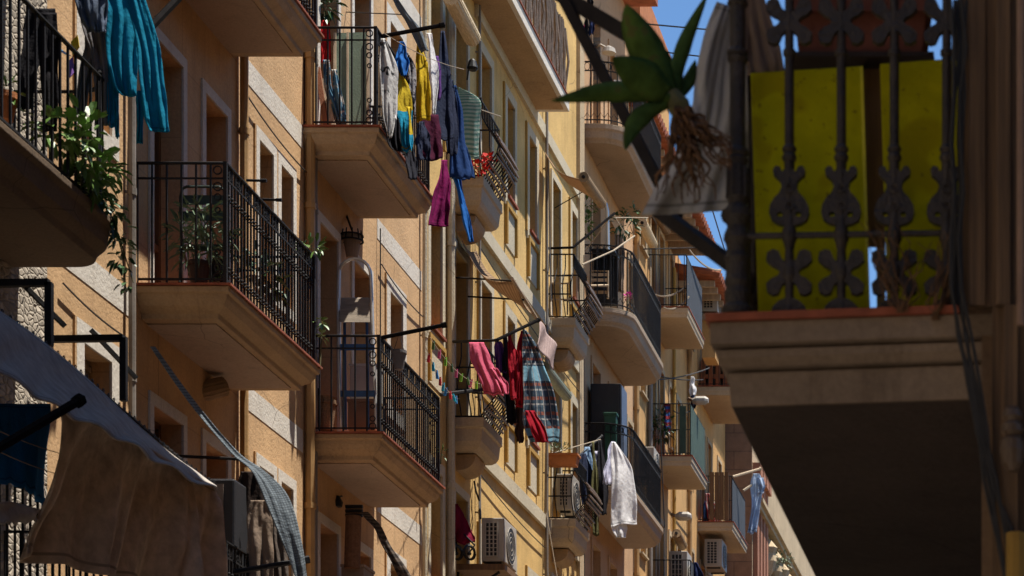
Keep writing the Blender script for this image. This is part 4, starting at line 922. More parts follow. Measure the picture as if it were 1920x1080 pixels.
# middle small balcony with awning
b = MB()
L0 = [FX(862,440,-7.66), FX(876,472,-7.5), FX(912,522,-7.1), FX(966,528,-6.72)]; L1 = [FX(893,470,-7.66), FX(915,510,-7.5), FX(960,545,-7.1), FX(1003,592,-6.72)]
b.grid(lambda u, v: Vector(interp([tuple(p) for p in L0], u)).lerp(Vector(interp([tuple(p) for p in L1], u)), v) - Vector((0,0,.10*math.sin(math.pi*v))), 30, 12)
t = thing('awning', 'sagging brown net awning with a pale plaid flap over the pink washing', 'awning', FX(920,520,-7))
child(b.build('canopy', c_net, None, True, .006), t)
b = MB(); q = [FX(964,527,-6.7), FX(1010,602,-6.7), FX(1013,604,-6.7), FX(1044,636,-6.7)]
b.grid(lambda u, v: FX(1011,600,-6.69).lerp(FX(1043,648,-6.69), u) + (FX(1007,648,-6.6)-FX(1011,600,-6.69))*v + Vector((.02*math.sin(9*u+3*v),0,0)), 20, 12)
child(b.build('flap', c_plaidaw, None, True, .006), t)
MB().tube([FX(960,522,-6.7),FX(1008,600,-6.7)], .022, 8).build('front_bar', m_palewood, t)
MB().tube([FX(850,520,-7.66),FX(966,527,-6.7)], .012, 6).tube([FX(878,556,-7.66),FX(982,562,-6.7)], .012, 6).build('arm', m_dkwire, t)
rod('clothes_rod', 'dark bent pole carrying the pink and plaid washing', P(930,638,29.6), P(1010,600,30.9), .022, m_matt)
rod('clothes_rod', 'dark rail above the pink washing at the yellow wall', FX(842,641,-7.68), P(932,638,29.6), .018, m_iron)
rod('clothes_rod', 'short black bar in front of the middle small yellow balcony', P(826,740,29.6), P(928,728,30.2), .024, m_iron)
G = 'washing on the middle yellow balcony'
for args in (
 ('pink_shirt','pink T shirt with a grey print hanging by the yellow wall','T shirt',29.5,[[(878,908,642),(884,920,675),(894,934,705),(908,944,740)],[(918,930,690),(930,950,715),(938,955,738)]],c_pink),
 ('purple_blouse','small purple blouse hanging right behind the pink T shirt','top',30.7,[[(928,938,640),(928,950,670),(934,948,700)]],c_purple),
 ('black_trousers','black trousers hanging between pink and red garments','trousers',30.8,[[(944,952,632),(942,960,680),(946,964,740),(950,968,795)]],c_black),
 ('red_cardigan','dark red cardigan hanging beside the plaid blanket','cardigan',30.6,[[(952,958,628),(952,968,660),(955,974,705),(958,976,750)]],c_red),
 ('scarf','bright red scarf pinned tight against the plaid blanket','scarf',30.9,[[(975,981,620),(970,982,665),(966,982,715),(968,984,765)]],C('bright_red',(.5,.015,.03))),
 ('blanket','blue and rust plaid blanket hanging from the dark bent pole','blanket',31.0,[[(979,984,618),(980,1008,655),(981,1024,695),(981,1040,740),(982,1047,790),(996,1046,830)]],c_plaid),
 ('red_shirt','crimson shirt showing under the plaid blanket hem','shirt',30.7,[[(984,1000,770),(994,1020,800),(1004,1030,830)]],c_red),
 ('brown_dress','brown dress hanging behind the plaid blanket','dress',31.4,[[(968,982,760),(966,984,800),(970,980,830)]],c_brown)):
    n_, l_, c_, d_, rows, m_ = args; garment(n_, l_, c_, d_, rows, m_, G, nf=2, amp=.055, tilt=1.3, lean=.15)
awning_roll('awning_roll', 'rolled awning cylinder hanging below the pale plaid flap', FX(1020,688,-6.78), FX(1062,742,-6.78), .075, mat('grey_green_roll', (.22,.25,.19), .6))
# lower yellow wall
ac_unit('grey white air conditioner on a bracket low on the yellow wall', -7.38, -7.08, 31.0, 31.75, 7.75, 8.36)
t = thing('wall_shelf', 'rusty bracket shelf under the lowest yellow wall air conditioner', 'shelf', (-7.4,31.35,7.6)); MB().box((XW,30.95,7.66),(-7.06,31.85,7.74)).build('board', m_wood, t)
for y in (31.05,31.7): MB().bar((XW,y,7.3),(-7.15,y,7.65),.03).bar((XW,y,7.65),(XW,y,7.25),.03).build('bracket', m_iron, t)
t = thing('shopping_trolley', 'maroon shopping trolley bag hung with its wheels on the yellow wall', 'trolley', P(868,1050,30.9))
o = MB(); strip(o, [(848,858,945),(848,872,970),(850,886,1000),(852,891,1018)], 30.8, .4, .06, 1); child(o.build('bag', C('crimson_bag',(.20,.01,.035)), None, True, .03), t)
q = MB()
for x in (856, 880): q.ring(P(x,1036,30.75),(.6,.8,0),(0,0,1),.09,.02,14).lathe(P(x,1038,30.75),[(.02,-.02),(.03,0),(.02,.02)],8)
q.build('wheel', m_black, t); MB().tube([P(850,905,30.95),P(852,960,30.9),P(856,1036,30.8)], .014, 6).tube([P(868,1000,30.8),P(890,1022,30.8),P(880,1036,30.75)], .012, 6).build('frame', m_iron, t)
wire('cable', 'black cable running down to the lowest air conditioner', [FX(889,902,-7.66),FX(892,920,-7.64),FX(899,940,-7.62),FX(901,972,-7.5)], .014, m_wire)
wire('rope', 'long pale rope slanting down the yellow corner', [FX(1024,962,-7.5),FX(1046,1090,-7.3)], .008, m_rope, 'rope')
# far small balconies
b = MB(); L0 = [tuple(FX(1022,286,-7.62)), tuple(FX(1048,322,-7.3)), tuple(FX(1094,338,-6.9))]; L1 = [tuple(FX(1032,302,-7.62)), tuple(FX(1064,342,-7.3)), tuple(FX(1122,378,-6.9))]
b.grid(lambda u, v: Vector(interp(L0,u)).lerp(Vector(interp(L1,u)),v), 20, 8); tag(b.build('canvas_awning', c_canvas, None, True, .008), 'tan canvas awning sagging from the yellow corner', 'awning')
awning_roll('awning_roll', 'rolled canvas end at the tip of the tan awning', FX(1094,332,-6.88), FX(1128,382,-6.88), .075, m_canvas_roll)
wire('rope', 'pale pull rope hanging beside the tall door on the yellow corner', [FX(1029,300,-7.5),FX(1031,470,-7.5),FX(1034,592,-7.3)], .012, m_rope, 'rope')
t = thing('wire_stand', 'wire plant stand on the small balcony beneath the tan canvas awning', 'plant stand', P(1050,590,36.9)); q = MB(); 
for x in (1036,1064):
    for dd in (36.85,37.15): MB().tube([P(x,590,dd),P(x,530,dd)], .012, 5).build('leg', m_rust, t)
for y in (530,560): 
    MB().hexa([P(1032,y+3,36.8),P(1068,y+3,36.8),P(1068,y+3,37.2),P(1032,y+3,37.2),P(1032,y,36.8),P(1068,y,36.8),P(1068,y,37.2),P(1032,y,37.2)]).build('shelf', m_palewood, t)
q = MB().tube([P(1018,466,36.6),P(1074,464,36.6),P(1118,428,37.4),P(1152,400,38.2)], .020, 6); tag(q.build('drying_pole', m_matt), 'bent dark drying pole reaching from the yellow corner towards the round balcony', 'pole')
wire('drying_pole', 'pale slanting stick crossing in front of the round balcony', [P(1092,496,37.0),P(1150,470,38),P(1190,442,39.2)], .012, m_rope, 'pole')
for i, (a, c, lab) in enumerate((((1148,402,38.2),(1098,470,39.0),'cord slanting down left from the bent drying pole'),((1150,402,38.2),(1180,452,39.3),'cord slanting down right from the bent drying pole'),((1040,390,37.2),(1092,360,37),'thin cord under the tan canvas awning'),((1150,408,38.2),(1215,408,42),'green cord tied across the round balcony'),((1000,860,36.5),(1126,824,39),'thin line above the clay flower trough'))): wire('cord', lab, [P(*a),P(*c)], .008, m_rope if i != 2 else m_wire, 'cord')
t = thing('flower_trough', 'clay flower trough hung on the small balcony at the yellow corner', 'flower trough', P(1052,874,36.6)); a, c = P(1024,872,36.55), P(1083,851,36.55)
MB().loft([[(a.x+.03,36.55,a.z),(c.x-.03,36.55,a.z),(c.x-.03,36.72,a.z),(a.x+.03,36.72,a.z)],[(a.x,36.52,c.z),(c.x,36.52,c.z),(c.x,36.75,c.z),(a.x,36.75,c.z)]]).build('trough', m_terra, t)
MB().box((a.x-.01,36.5,c.z-.025),(c.x+.01,36.77,c.z+.006)).build('rim', m_terra, t); f = MB(); leafset(f, P(1048,842,36.63), .17,.08,.08, 70, .08, -.2, .3); f.build('foliage', m_silver, t)
ac_unit('beige air conditioner behind the bars below the clay flower trough', -7.62, -7.36, 36.95, 37.5, 9.75, 10.35)
# ================================================================ round balconies
d = 39.9; t = thing('cabinet', 'tall black cabinet standing on the lower round balcony', 'cabinet', P(1138,920,d)); a, c = P(1107,930,d), P(1164,719,d)
MB().box((a.x,d,10.8),(c.x,d+.55,c.z)).build('body', mat('black_cabinet', (.022,.021,.024), .6), t, bevel=.01); MB().box((a.x+.03,d-.015,10.9),(c.x-.03,d-.001,c.z-.04)).build('door', mat('black_cabinet_door', (.026,.024,.026), .6), t)
MB().box((c.x+.001,d+.02,10.85),(c.x+.012,d+.53,c.z-.02)).build('side_panel', mat('blue_grey_side', (.09,.11,.16), .5), t)
d = 39.68; t = thing('bin', 'green plastic bin in front of the tall black cabinet', 'bin', P(1143,900,d)); a, c = P(1133,930,d), P(1155,773,d); gm = mat('green_plastic', (.02,.075,.045), .5)
MB().loft([[(a.x+.03,d,10.8),(c.x-.03,d,10.8),(c.x-.03,d+.16,10.8),(a.x+.03,d+.16,10.8)],[(a.x,d,c.z-.05),(c.x,d,c.z-.05),(c.x,d+.18,c.z-.05),(a.x,d+.18,c.z-.05)]]).build('body', gm, t); MB().box((a.x-.015,d-.015,c.z-.05),(c.x+.015,d+.195,c.z)).build('lid', gm, t, bevel=.01)
rod('clothes_rod', 'slanting rod carrying the washing of the lower round balcony', P(1084,856,38.3), P(1128,818,39.4), .02, m_iron)
G = 'washing on the lower round balcony'
for args in (
 ('navy_shirt','navy shirt hanging next to the clay flower trough','shirt',38.4,[[(1090,1098,850),(1084,1108,880),(1088,1112,915),(1092,1112,945)]],c_navy),
 ('light_blue_shirt','light blue shirt hanging behind the navy shirt','shirt',38.7,[[(1096,1106,838),(1096,1112,870),(1100,1112,905)]],c_ltblue),
 ('olive_trousers','olive trousers hanging left of the white shirt','trousers',38.5,[[(1110,1116,828),(1110,1120,880),(1112,1124,940),(1111,1122,1004)]],c_olive),
 ('black_shirt','black shirt hanging between olive trousers and white shirt','shirt',38.9,[[(1122,1128,825),(1120,1136,870),(1122,1140,920),(1124,1138,965)]],c_black),
 ('grey_blouse','small pale grey top pinned beside the olive trousers','top',38.9,[[(1114,1120,846),(1114,1124,866),(1116,1122,880)]],c_lav),
 ('white_shirt','large white shirt glowing in the sun on the lower round balcony','shirt',38.4,[[(1147,1153,829),(1146,1168,850),(1146,1184,880),(1146,1191,920),(1147,1194,965),(1148,1195,986)],[(1146,1174,960),(1146,1175,985),(1154,1174,1008)]],c_white),
 ('lavender_blouse','lavender white blouse hanging left of the large white shirt','blouse',38.7,[[(1146,1152,828),(1138,1152,855),(1133,1150,885),(1131,1146,908)]],c_lav)):
    n_, l_, c_, d_, rows, m_ = args; garment(n_, l_, c_, d_, rows, m_, G, nf=1.7, amp=.06, tilt=1.4, lean=.32)
t = thing('folding_chair', 'pale wooden folding chair on the middle round balcony', 'chair', P(1122,558,39.9)); d = 39.9
MB().tube([P(1107,560,d),P(1107,508,d),P(1140,508,d),P(1140,560,d)], .018, 6).build('frame', m_palewood, t); q = MB()
for y in (512,522,545): q.hexa([P(1108,y+6,d),P(1139,y+6,d),P(1139,y+6,d+.03),P(1108,y+6,d+.03),P(1108,y,d),P(1139,y,d),P(1139,y,d+.03),P(1108,y,d+.03)])
q.build('backrest', m_palewood, t); MB().hexa([P(1106,538,d-.3),P(1141,538,d-.3),P(1141,536,d),P(1106,536,d),P(1106,535,d-.3),P(1141,535,d-.3),P(1141,533,d),P(1106,533,d)]).build('seat', m_palewood, t)
t = thing('cage', 'dark barred cage behind the pale chair on the round balcony', 'cage', P(1125,560,40.15)); a, c = P(1105,560,40.2), P(1150,470,40.2); q = MB()
MB().box((a.x,40.6,a.z),(c.x,40.65,c.z)).build('back_panel', m_black, t)
for k in range(8): x = a.x+(c.x-a.x)*k/7; q.tube([(x,40.2,a.z),(x,40.2,c.z)], .008, 4)
for zz in (a.z+.02, (a.z+c.z)/2, c.z): q.tube([(a.x,40.2,zz),(c.x,40.2,zz)], .01, 4)
q.build('bars', m_iron, t); MB().box((a.x-.02,40.18,c.z),(c.x+.02,40.67,c.z+.03)).build('roof', m_black, t)
plant('flowers', 'pink flowers at the rounded corner of the middle round balcony', 'flowers', P(1176,570,39.8), [(P(1177,556,39.8),(.06,.05,.06),24)], .05, mat('pink_petal',(.55,.04,.3)), [[P(1176,572,39.8),P(1177,550,39.8)]], .8)
plant('potted_plant', 'dark green plant above the bent drying pole', 'plant', P(1190,440,41.2), [(P(1172,420,41),(.25,.2,.2),60),(P(1186,402,41.5),(.2,.2,.16),40)], .12, m_dkleaf, [[P(1190,446,41.2),P(1180,420,41)]])
q = MB().tube([P(1140,468,39.9),P(1139,395,39.9),P(1136,382,39.9),P(1128,376,39.9),P(1122,380,39.9)], .03, 8); tag(q.build('vent_pipe', m_alu), 'pale hooked pipe rising above the round balcony cage', 'pipe')
G = 'small washing at the top by the agave'
for i, (x0,x1,y0,y1,m_,lab) in enumerate(((1062,1074,14,50,c_navy,'small navy shirt at the top behind the dark bar'),(1076,1084,18,55,c_ltblue,'small pale blue top at the top behind the dark bar'),(1088,1095,24,62,C('rose',(.5,.05,.14)),'small pink top hanging at the top by the agave'),(1096,1104,28,66,c_black,'black sock shaped garment at the top by the agave'),(1104,1114,30,66,c_dkblue,'dark blue shorts at the top right of the pink top'),(1102,1112,-8,14,c_black,'black cap hanging at the very top by the agave'))):
    garment('small_garment', lab, 'garment', 39.2+.05*i, [[(x0+2,x1-2,y0),(x0,x1,(y0+y1)/2),(x0+1,x1,y1)]], m_, G, nf=1.5, amp=.04)
t = thing('street_lamp', 'white wall lamp beneath the small washing at the top', 'lamp', P(1138,100,40)); MB().lathe(P(1142,100,40), [(.02,-.02),(.12,0),(.10,.08),(.03,.12)], 14).build('lamp_shade', m_acw, t); MB().tube([P(1142,92,40),P(1126,84,40.2),P(1118,86,40.6)], .02, 6).build('arm', m_acw, t)
MB2 = MB()
for i in range(9): 
    a, c = P(1098,70+i*9,40.5), P(1126,64+i*9,40.5); MB2.hexa([(a.x,40.5,a.z-.07),(c.x,40.5,a.z-.07),(c.x,40.52,a.z-.07),(a.x,40.52,a.z-.07),(a.x,40.5,a.z),(c.x,40.5,a.z),(c.x,40.52,a.z),(a.x,40.52,a.z)])
tag(MB2.build('slatted_screen', m_plank), 'brown slatted screen on the highest round balcony', 'screen')
# ================================================================ apricot and ochre houses
awning_roll('rolled_blind', 'rolled cane blind on the apricot wall beside the window sill', FX(1204,418,-7.45), FX(1224,458,-7.45), .09, m_cane)
awning_roll('rolled_blind', 'rolled brown blind above the dark blue screen balcony', FX(1234,402,-7.5), FX(1250,432,-7.5), .09, m_canvas_roll)
for i, (a, c, lab) in enumerate((((1228,552,45.8),(1290,532,46.2),'pale tangled rope tied to the dark blue screen balcony, upper of two'),((1244,576,45.8),(1292,556,46.2),'pale tangled rope tied to the dark blue screen balcony, lower of two'),((1292,468,46.2),(1352,506,49),'pale coiled rope under the tiled eaves'))): wire('rope', lab, [P(*a),P(*c)], .018, m_rope, 'rope', .12)
wire('cable', 'dark cable along the apricot facade above the dark blue screen', [P(1206,467,44.8),P(1312,464,46)], .012, m_wire)
for i, (x, y, d_, lab) in enumerate(((1312,751,47.5,'white tube street lamp beside the green netting balcony'),(1280,968,47,'white tube street lamp low on the apricot wall'))):
    t = thing('street_lamp', lab, 'street lamp', P(x,y,d_), 'tube lamps on the apricot wall'); MB().tube([P(x-14,y+1,d_),P(x-6,y,d_),P(x+10,y,d_),P(x+16,y,d_)], [.05,.09,.09,.05], 10).build('lamp_head', m_acw, t)
    MB().tube([P(x-12,y,d_),P(x-22,y-4,d_)], .03, 6).build('arm', m_wood, t)
garment('tea_towel', 'white tea towel pinned above the tube street lamp', 'towel', 47.2, [[(1296,1300,706),(1293,1304,725),(1294,1305,742)]], c_white, nf=1.5, amp=.05)
garment('dark_towel', 'dark towel hanging under the white tea towel', 'towel', 47.6, [[(1294,1302,738),(1295,1305,755),(1296,1303,772)]], c_navy, nf=1.5, amp=.05)
t = thing('wooden_crate', 'orange brown wooden crate standing on the far upper balcony', 'crate', P(1338,728,53)); d = 53; q = MB()
for x in (1319,1332,1346,1360): q.bar(P(x,730,d),P(x,676,d),.09)
for y in (676,706,727): q.bar(P(1317,y,d),P(1362,y,d),.08)
q.build('bars', mat('orange_wood', (.25,.09,.035), .7), t)
MB().box((P(1321,728,d).x,53.2,P(0,726,d).z),(P(1358,728,d).x,53.25,P(0,682,d).z)).build('dark_lattice', m_black, t)
garment('striped_cloths', 'red and white striped cloths piled on the far balcony with the wooden side screen', 'cloth', 53.0, [[(1322,1334,925),(1326,1344,955),(1330,1352,988)]], C('redstripe',(.36,.05,.06), pattern='stripes_u', n=6, c2=(.5,.46,.44)), nf=3, amp=.06)
garment('blue_cloth', 'small blue cloth left of the red striped cloths', 'cloth', 53.0, [[(1320,1326,940),(1319,1330,962),(1320,1330,985)]], c_jeans, nf=2, amp=.05)
garment('pale_blue_shirt', 'pale blue shirt blowing on the pole at the end of the street', 'shirt', 54.2, [[(1412,1424,888),(1408,1430,905),(1410,1428,935),(1408,1424,965),(1402,1418,1000)],[(1418,1432,896),(1424,1434,912),(1422,1430,925)]], C('sky_blue', (.50,.60,.74), trans=.4), nf=2, amp=.08)
rod('pole', 'pale pole holding the blowing pale blue shirt', P(1374,894,53.5), P(1426,879,54.2), .03, m_palewood, 'pole')
wire('rope', 'pale rope below the pole of the pale blue shirt', [P(1394,920,54),P(1412,908,54.2)], .03, m_rope, 'rope')
ac_unit('white air conditioner on a pillar below the tiled eaves', -7.36, -7.0, 50.95, 51.7, 17.16, 17.78)
t = thing('pillar', 'stub of orange masonry carrying the air conditioner under the eaves', 'pillar', (-7.2,51.3,16.2)); MB().box((-7.34,51.0,16.2),(-7.06,51.6,17.0)).build('shaft', m_orange, t); MB().box((-7.42,50.9,17.0),(-6.98,51.75,17.13)).build('cap', m_conc, t)
ac_unit('grey white air conditioner hanging under the far balcony with the side screen', -7.58, -7.18, 53.0, 53.8, 12.02, 12.68)
ac_unit('tall pale casing standing in sun at the bottom of the apricot facade', -7.42, -7.05, 46.9, 47.5, 10.2, 11.16)
garment('dark_blue_towel', 'dark blue towel hanging at the bottom edge beside the tall pale casing', 'towel', 47, [[(1300,1304,1054),(1297,1318,1075),(1298,1324,1110)]], c_dkblue, nf=2, amp=.06)
for i, (a, c, lab) in enumerate((((1180,42,43),(1400,62,44),'upper wire crossing the blue sky'),((1180,90,45),(1420,118,46),'lower wire crossing the blue sky'),((1334,388,48),(1362,480,50),'slanting wire in front of the sky below the linen'))): wire('overhead_wire', lab, [P(*a),P(*c)], .014, m_wire, 'wire', group='wires against the sky')
q = MB().tube([P(1350,590,52),P(1354,560,52)], .02, 5).tube([P(1345,588,52),P(1368,572,52)], .035, 5); tag(q.build('roof_aerial', m_rust), 'rusty aerial stub against the sky below the eaves', 'aerial')
plant('potted_plant', 'pale green shrub on the distant baluster balcony', 'plant', P(1468,1060,61), [(P(1470,1052,61),(.25,.25,.25),90)], .11, m_silver, [[P(1468,1075,61),P(1470,1030,61)]])

for i, (a, c, sg, lab) in enumerate((((-7.66,22.7,10.62),(-7.66,24.5,10.55),.04,'thin cable under the white course of the nearer peach bay'),((-7.66,27.3,10.5),(-7.66,29.2,10.45),.05,'thin cable under the white course of the farther peach bay'),((-7.66,22.62,11.2),(-7.65,22.66,10.3),0,'short cable end dangling below the topmost nearer slab'),((-7.66,32.1,12.3),(-7.66,39,12.2),.08,'long cable sagging below the middle yellow string course'),((-7.66,32.1,9.2),(-7.66,36.3,9.05),.05,'cable sagging below the lowest yellow string course'),((-7.66,18.4,7.45),(-7.66,19.7,7.4),.03,'short cable beside the first peach window'),((-7.66,24.85,13.9),(-7.66,24.85,7.2),0,'black cable running down the joint between the two peach bays'),((-7.66,27.25,10.9),(-7.66,27.25,8.4),0,'cable running down beside the grey slatted door'),((-7.6,39.1,14.5),(-7.6,39.15,9.0),0,'cable down the yellow corner pilaster'))):
    wire('cable', lab, [a, c], .008, m_wire, 'cable', sg)

# more of the clutter down the street
garment('curtain', 'faded tan curtain hung inside the middle round balcony door', 'curtain', 41.6, [[(1152,1168,440),(1152,1170,490),(1152,1170,548)]], c_beige, nf=3, amp=.05)
garment('door_blind', 'striped canvas blind hung over the rail of the highest round balcony', 'blind', 40.2, [[(1150,1172,150),(1150,1174,180),(1151,1176,205)]], C('grey_stripe', (.2,.18,.17), pattern='stripes_u', n=7, c2=(.34,.31,.28)), nf=2, amp=.04)
plant('potted_plant', 'leafy plant at the yellow house corner under the tan canvas awning', 'plant', P(1098,440,39.9), [(P(1098,425,39.8),(.12,.2,.25),70),(P(1104,385,39.8),(.1,.2,.2),40)], .1, m_leaf, [[P(1098,446,39.9),P(1100,400,39.8)]])
plant('potted_plant', 'green plants behind the netting of the lower apricot balcony', 'plant', P(1242,850,46.8), [(P(1240,800,46.7),(.2,.3,.35),110)], .13, m_dkleaf, [[P(1242,850,46.8),P(1240,800,46.7)]])
garment('striped_towel', 'red and blue towel over the bars left of the green netting', 'towel', 46.6, [[(1246,1256,758),(1245,1258,785),(1246,1257,812)]], C('redblue', (.3,.04,.05), pattern='stripes_v', n=5, c2=(.05,.1,.3)), nf=2, amp=.04)
ac_unit('small air conditioner under the middle round balcony at the wall', -7.65, -7.35, 44.7, 45.3, 12.1, 12.7)
for i, (a, c, lab) in enumerate((((1188,690,44.8),(1318,712,48),'slack cable from the round balcony to the wooden crate balcony'),((1200,712,45),(1330,690,50),'rising cable below the dark blue screen balcony'),((1262,770,47),(1300,766,47.6),'short wire to the upper tube street lamp'),((1190,860,44.6),(1330,905,52),'slack cable crossing below the green netting balcony'),((1230,600,45),(1246,990,45),'vertical cable down the apricot wall'))): wire('cable', lab, [P(*a),P(*c)], .012, m_wire, 'cable', .08)
awning_roll('rolled_blind', 'rolled canvas blind under the lower apricot balcony', P(1268,1000,46.6), P(1280,1024,47.2), .09, m_canvas_roll)

# ================================================================ right hand house with the near cast iron balcony
rh = thing('brown_house', 'shaded brown house at the right edge with a cast iron balcony jutting over the street', 'house', (-.2, 8.0, 0))
rops = []
for z in (4.06, 7.5, 10.9, 14.3):
    for a in (9.3, 11.0): rops.append((a, a+.9, z, z+2.4))
b = MB(); X = -.2
fw = MB().box((-.2,8.05,0),(6.5,19.8,30.5)); fw.build('wall', plaster('brown_render', (.17,.105,.06), (.08,.05,.035), .5), rh); MB().box((-.2,19.803,0),(6.5,70,13.5)).build('fill_light_wing', m_cream, rh)  # unseen: height set to shade the awning; low pale wing added for fill light
db = m_boarding; ZB = 4.055
q = MB()
for x0, x1, yy in ((1803,1817,7.99),(1816.5,1847,7.95),(1846.5,1869,7.97),(1868.5,1894,7.94),(1893.5,1960,7.97)):
    a, c = P(x0,0,yy), P(x1,0,yy); q.box((a.x,yy,ZB),(c.x,8.06,19))
    if x0 > 1840: q.box((P(x0+14,0,yy).x,yy,0),(P(x1+14,0,yy).x,8.06,ZB-.002))
q.build('door_boarding', db, rh)
a = P(1914,0,7.85); MB().tube([(a.x,7.85,1.6+(1930-610)*7.85/F),(a.x,7.85,9)], .014, 8).build('drainpipe', mat('pinkish_pipe', (.26,.16,.11), .7), rh)
a = P(1905,0,7.85); MB().tube([(a.x,7.85,2.0),(a.x,7.85,1.6+(1930-1000)*7.85/F)], .034, 10).build('drainpipe', mat('mustard_pipe', (.30,.17,.03), .7), rh)
def skew(xw, xo, y0, y1, i, z): return [(xw, y0-.11+i, z), (xo+i, y0+i, z), (xo+i, y1-i, z), (xw, y1-i, z)]
prof = [(0,0),(-.075,.002),(-.08,.045),(-.09,.047),(-.092,.016),(-.118,.022),(-.145,.045),(-.148,.085),(-.158,.087),(-.160,.058),(-.275,.066)]
MBx = MB().loft([skew(-.16, -1.148, 8.15, 12.4, i, ZB+h) for h, i in reversed(prof)])
slab = MBx.build('balcony', plaster('grey_brown_slab', (.205,.15,.108), (.085,.058,.04), .95, .3), rh, bevel=.004)
MB().loft([skew(-.17, -1.148, 8.15, 12.4, -.012, ZB+.002), skew(-.17, -1.148, 8.15, 12.4, -.014, ZB+.028)]).build('tile_edge', m_tile, slab)
MB().loft([skew(-.16, -1.148, 8.15, 12.39, .072, ZB-.279), skew(-.16, -1.148, 8.15, 12.39, .072, ZB-.27)]).build('soffit', plaster('shade_dark_soffit', (.06,.042,.032), (.03,.02,.016), .7, .35), slab)  # underside shade put into the colour, much darker than the slab
def yd(px): return 8.15 - .11*(px-1335)/(1840-1335) + .045
def mirror(h): return h + [(-u, v) for u, v in reversed(h) if abs(u) > .01]
lyre = [(0,316),(6,318),(13,324),(17,315),(25,313),(30,320),(29,330),(22,336),(16,342),(14,353),(18,363),(28,373),(36,387),(37.5,401),(33,414),(23,421),(11,424),(5,432),(0,434)]
hole = lambda cx, cy, r: [(cx+r*math.cos(k*.628), cy+r*.8*math.sin(k*.628)) for k in range(10)]
def xorn(c): return [(0,c-15),(6,c-18),(13,c-24),(20,c-40),(30,c-43),(41,c-37),(43,c-22),(33,c-12),(22,c-7),(17,c),(22,c+7),(33,c+12),(43,c+22),(41,c+37),(30,c+43),(20,c+40),(13,c+24),(6,c+18),(0,c+15)]
foot = [(0,560),(9,561),(21,567),(30,576),(34,587),(0,587)]
def lathe_px(b, cx, d, pts, n=12): # pts: (half width px, y px)
    b.loft([[P(cx,y,d)+Vector((r*d/F*math.cos(2*math.pi*j/n), r*d/F*math.sin(2*math.pi*j/n), 0)) for j in range(n)] for r, y in reversed(pts)])
for px in (1480,1577.5,1677,1775):
    d = yd(px); b = MB()
    b_ = b; fr = lambda u, v, w, px=px, d=d: P(px+u, v, d) + Vector((0, w-.014, 0))
    b.prism([mirror(lyre), hole(17,404,6), hole(-17,404,6)], fr, .028)
    b.prism([mirror(xorn(512))], fr, .028); b.prism([mirror(foot)], fr, .028); b.prism([mirror(xorn(42))], fr, .028)
    lathe_px(b, px, d, [(8,-120),(8.5,92),(12,95),(12,104),(9,107),(9,272),(12,276),(14,280),(12,285),(10,287),(12,290),(14,295),(13,300),(10,304),(9,330),(8,380),(12,428),(14,436),(14,450),(11,456),(8,470),(10,495),(13,505),(13,520),(9,530),(8,560),(11,588)])
    for y in (385,352): b.ring(P(px,y,d-.016), (1,0,0), (0,0,1), .014, .005, 10)
    b.build('baluster', m_castiron, slab)
b = MB(); d = 8.2
lathe_px(b, 1383, d, [(15,-120),(15,-4),(18,2),(20,8),(15,14),(15,92),(20,97),(20,103),(16,106),(20,110),(18,116),(15,120),(15,276),(20,282),(21,288),(17,294),(20,300),(18,306),(17,312),(19,340),(20,372),(17,384),(25,396),(27,408),(22,420),(19,426),(25,440),(27,450),(20,462),(19,474),(25,486),(22,498),(23,520),(26,530),(22,540),(25,552),(24,572),(30,580),(30,592)], 20)
for k in range(10): a = k*.628; b.tube([P(1383,315,d)+Vector((.034*math.cos(a),.034*math.sin(a),0)), P(1383,372,d)+Vector((.037*math.cos(a),.037*math.sin(a),0))], .006, 5)
for sx in (-1,1): b.ring(P(1383+sx*16,405,d), (1,0,0), (0,0,1), .022, .010, 10)
b.build('corner_post', m_castiron, slab, smooth=False)
b = MB(); b.tube([P(1395,443,yd(1395)), P(1840,436,yd(1840))], .011, 8); b.build('lower_rail', m_castiron, slab)
b = MB(); b.tube([P(1383,-115,8.2), P(1845,-118,yd(1845))], .03, 8).tube([P(1383,-115,8.2), Vector((-1.09, 12.3, P(1383,-115,8.2).z))], .03, 8); b.build('handrail', m_castiron, slab)
b = MB(); z0, z1 = ZB+.02, P(1383,-115,8.2).z
for k in range(1,23): y = 8.2+k*.18; b.tube([(-1.09,y,z0),(-1.09,y,z1)], .013, 6).lathe((-1.09,y,z0+.3), [(.013,-.05),(.03,-.02),(.03,.02),(.013,.05)], 8)
b.tube([(-1.09,8.2,z0+.27),(-1.09,12.3,z0+.27)], .010, 6); b.build('side_railing', m_castiron, slab)
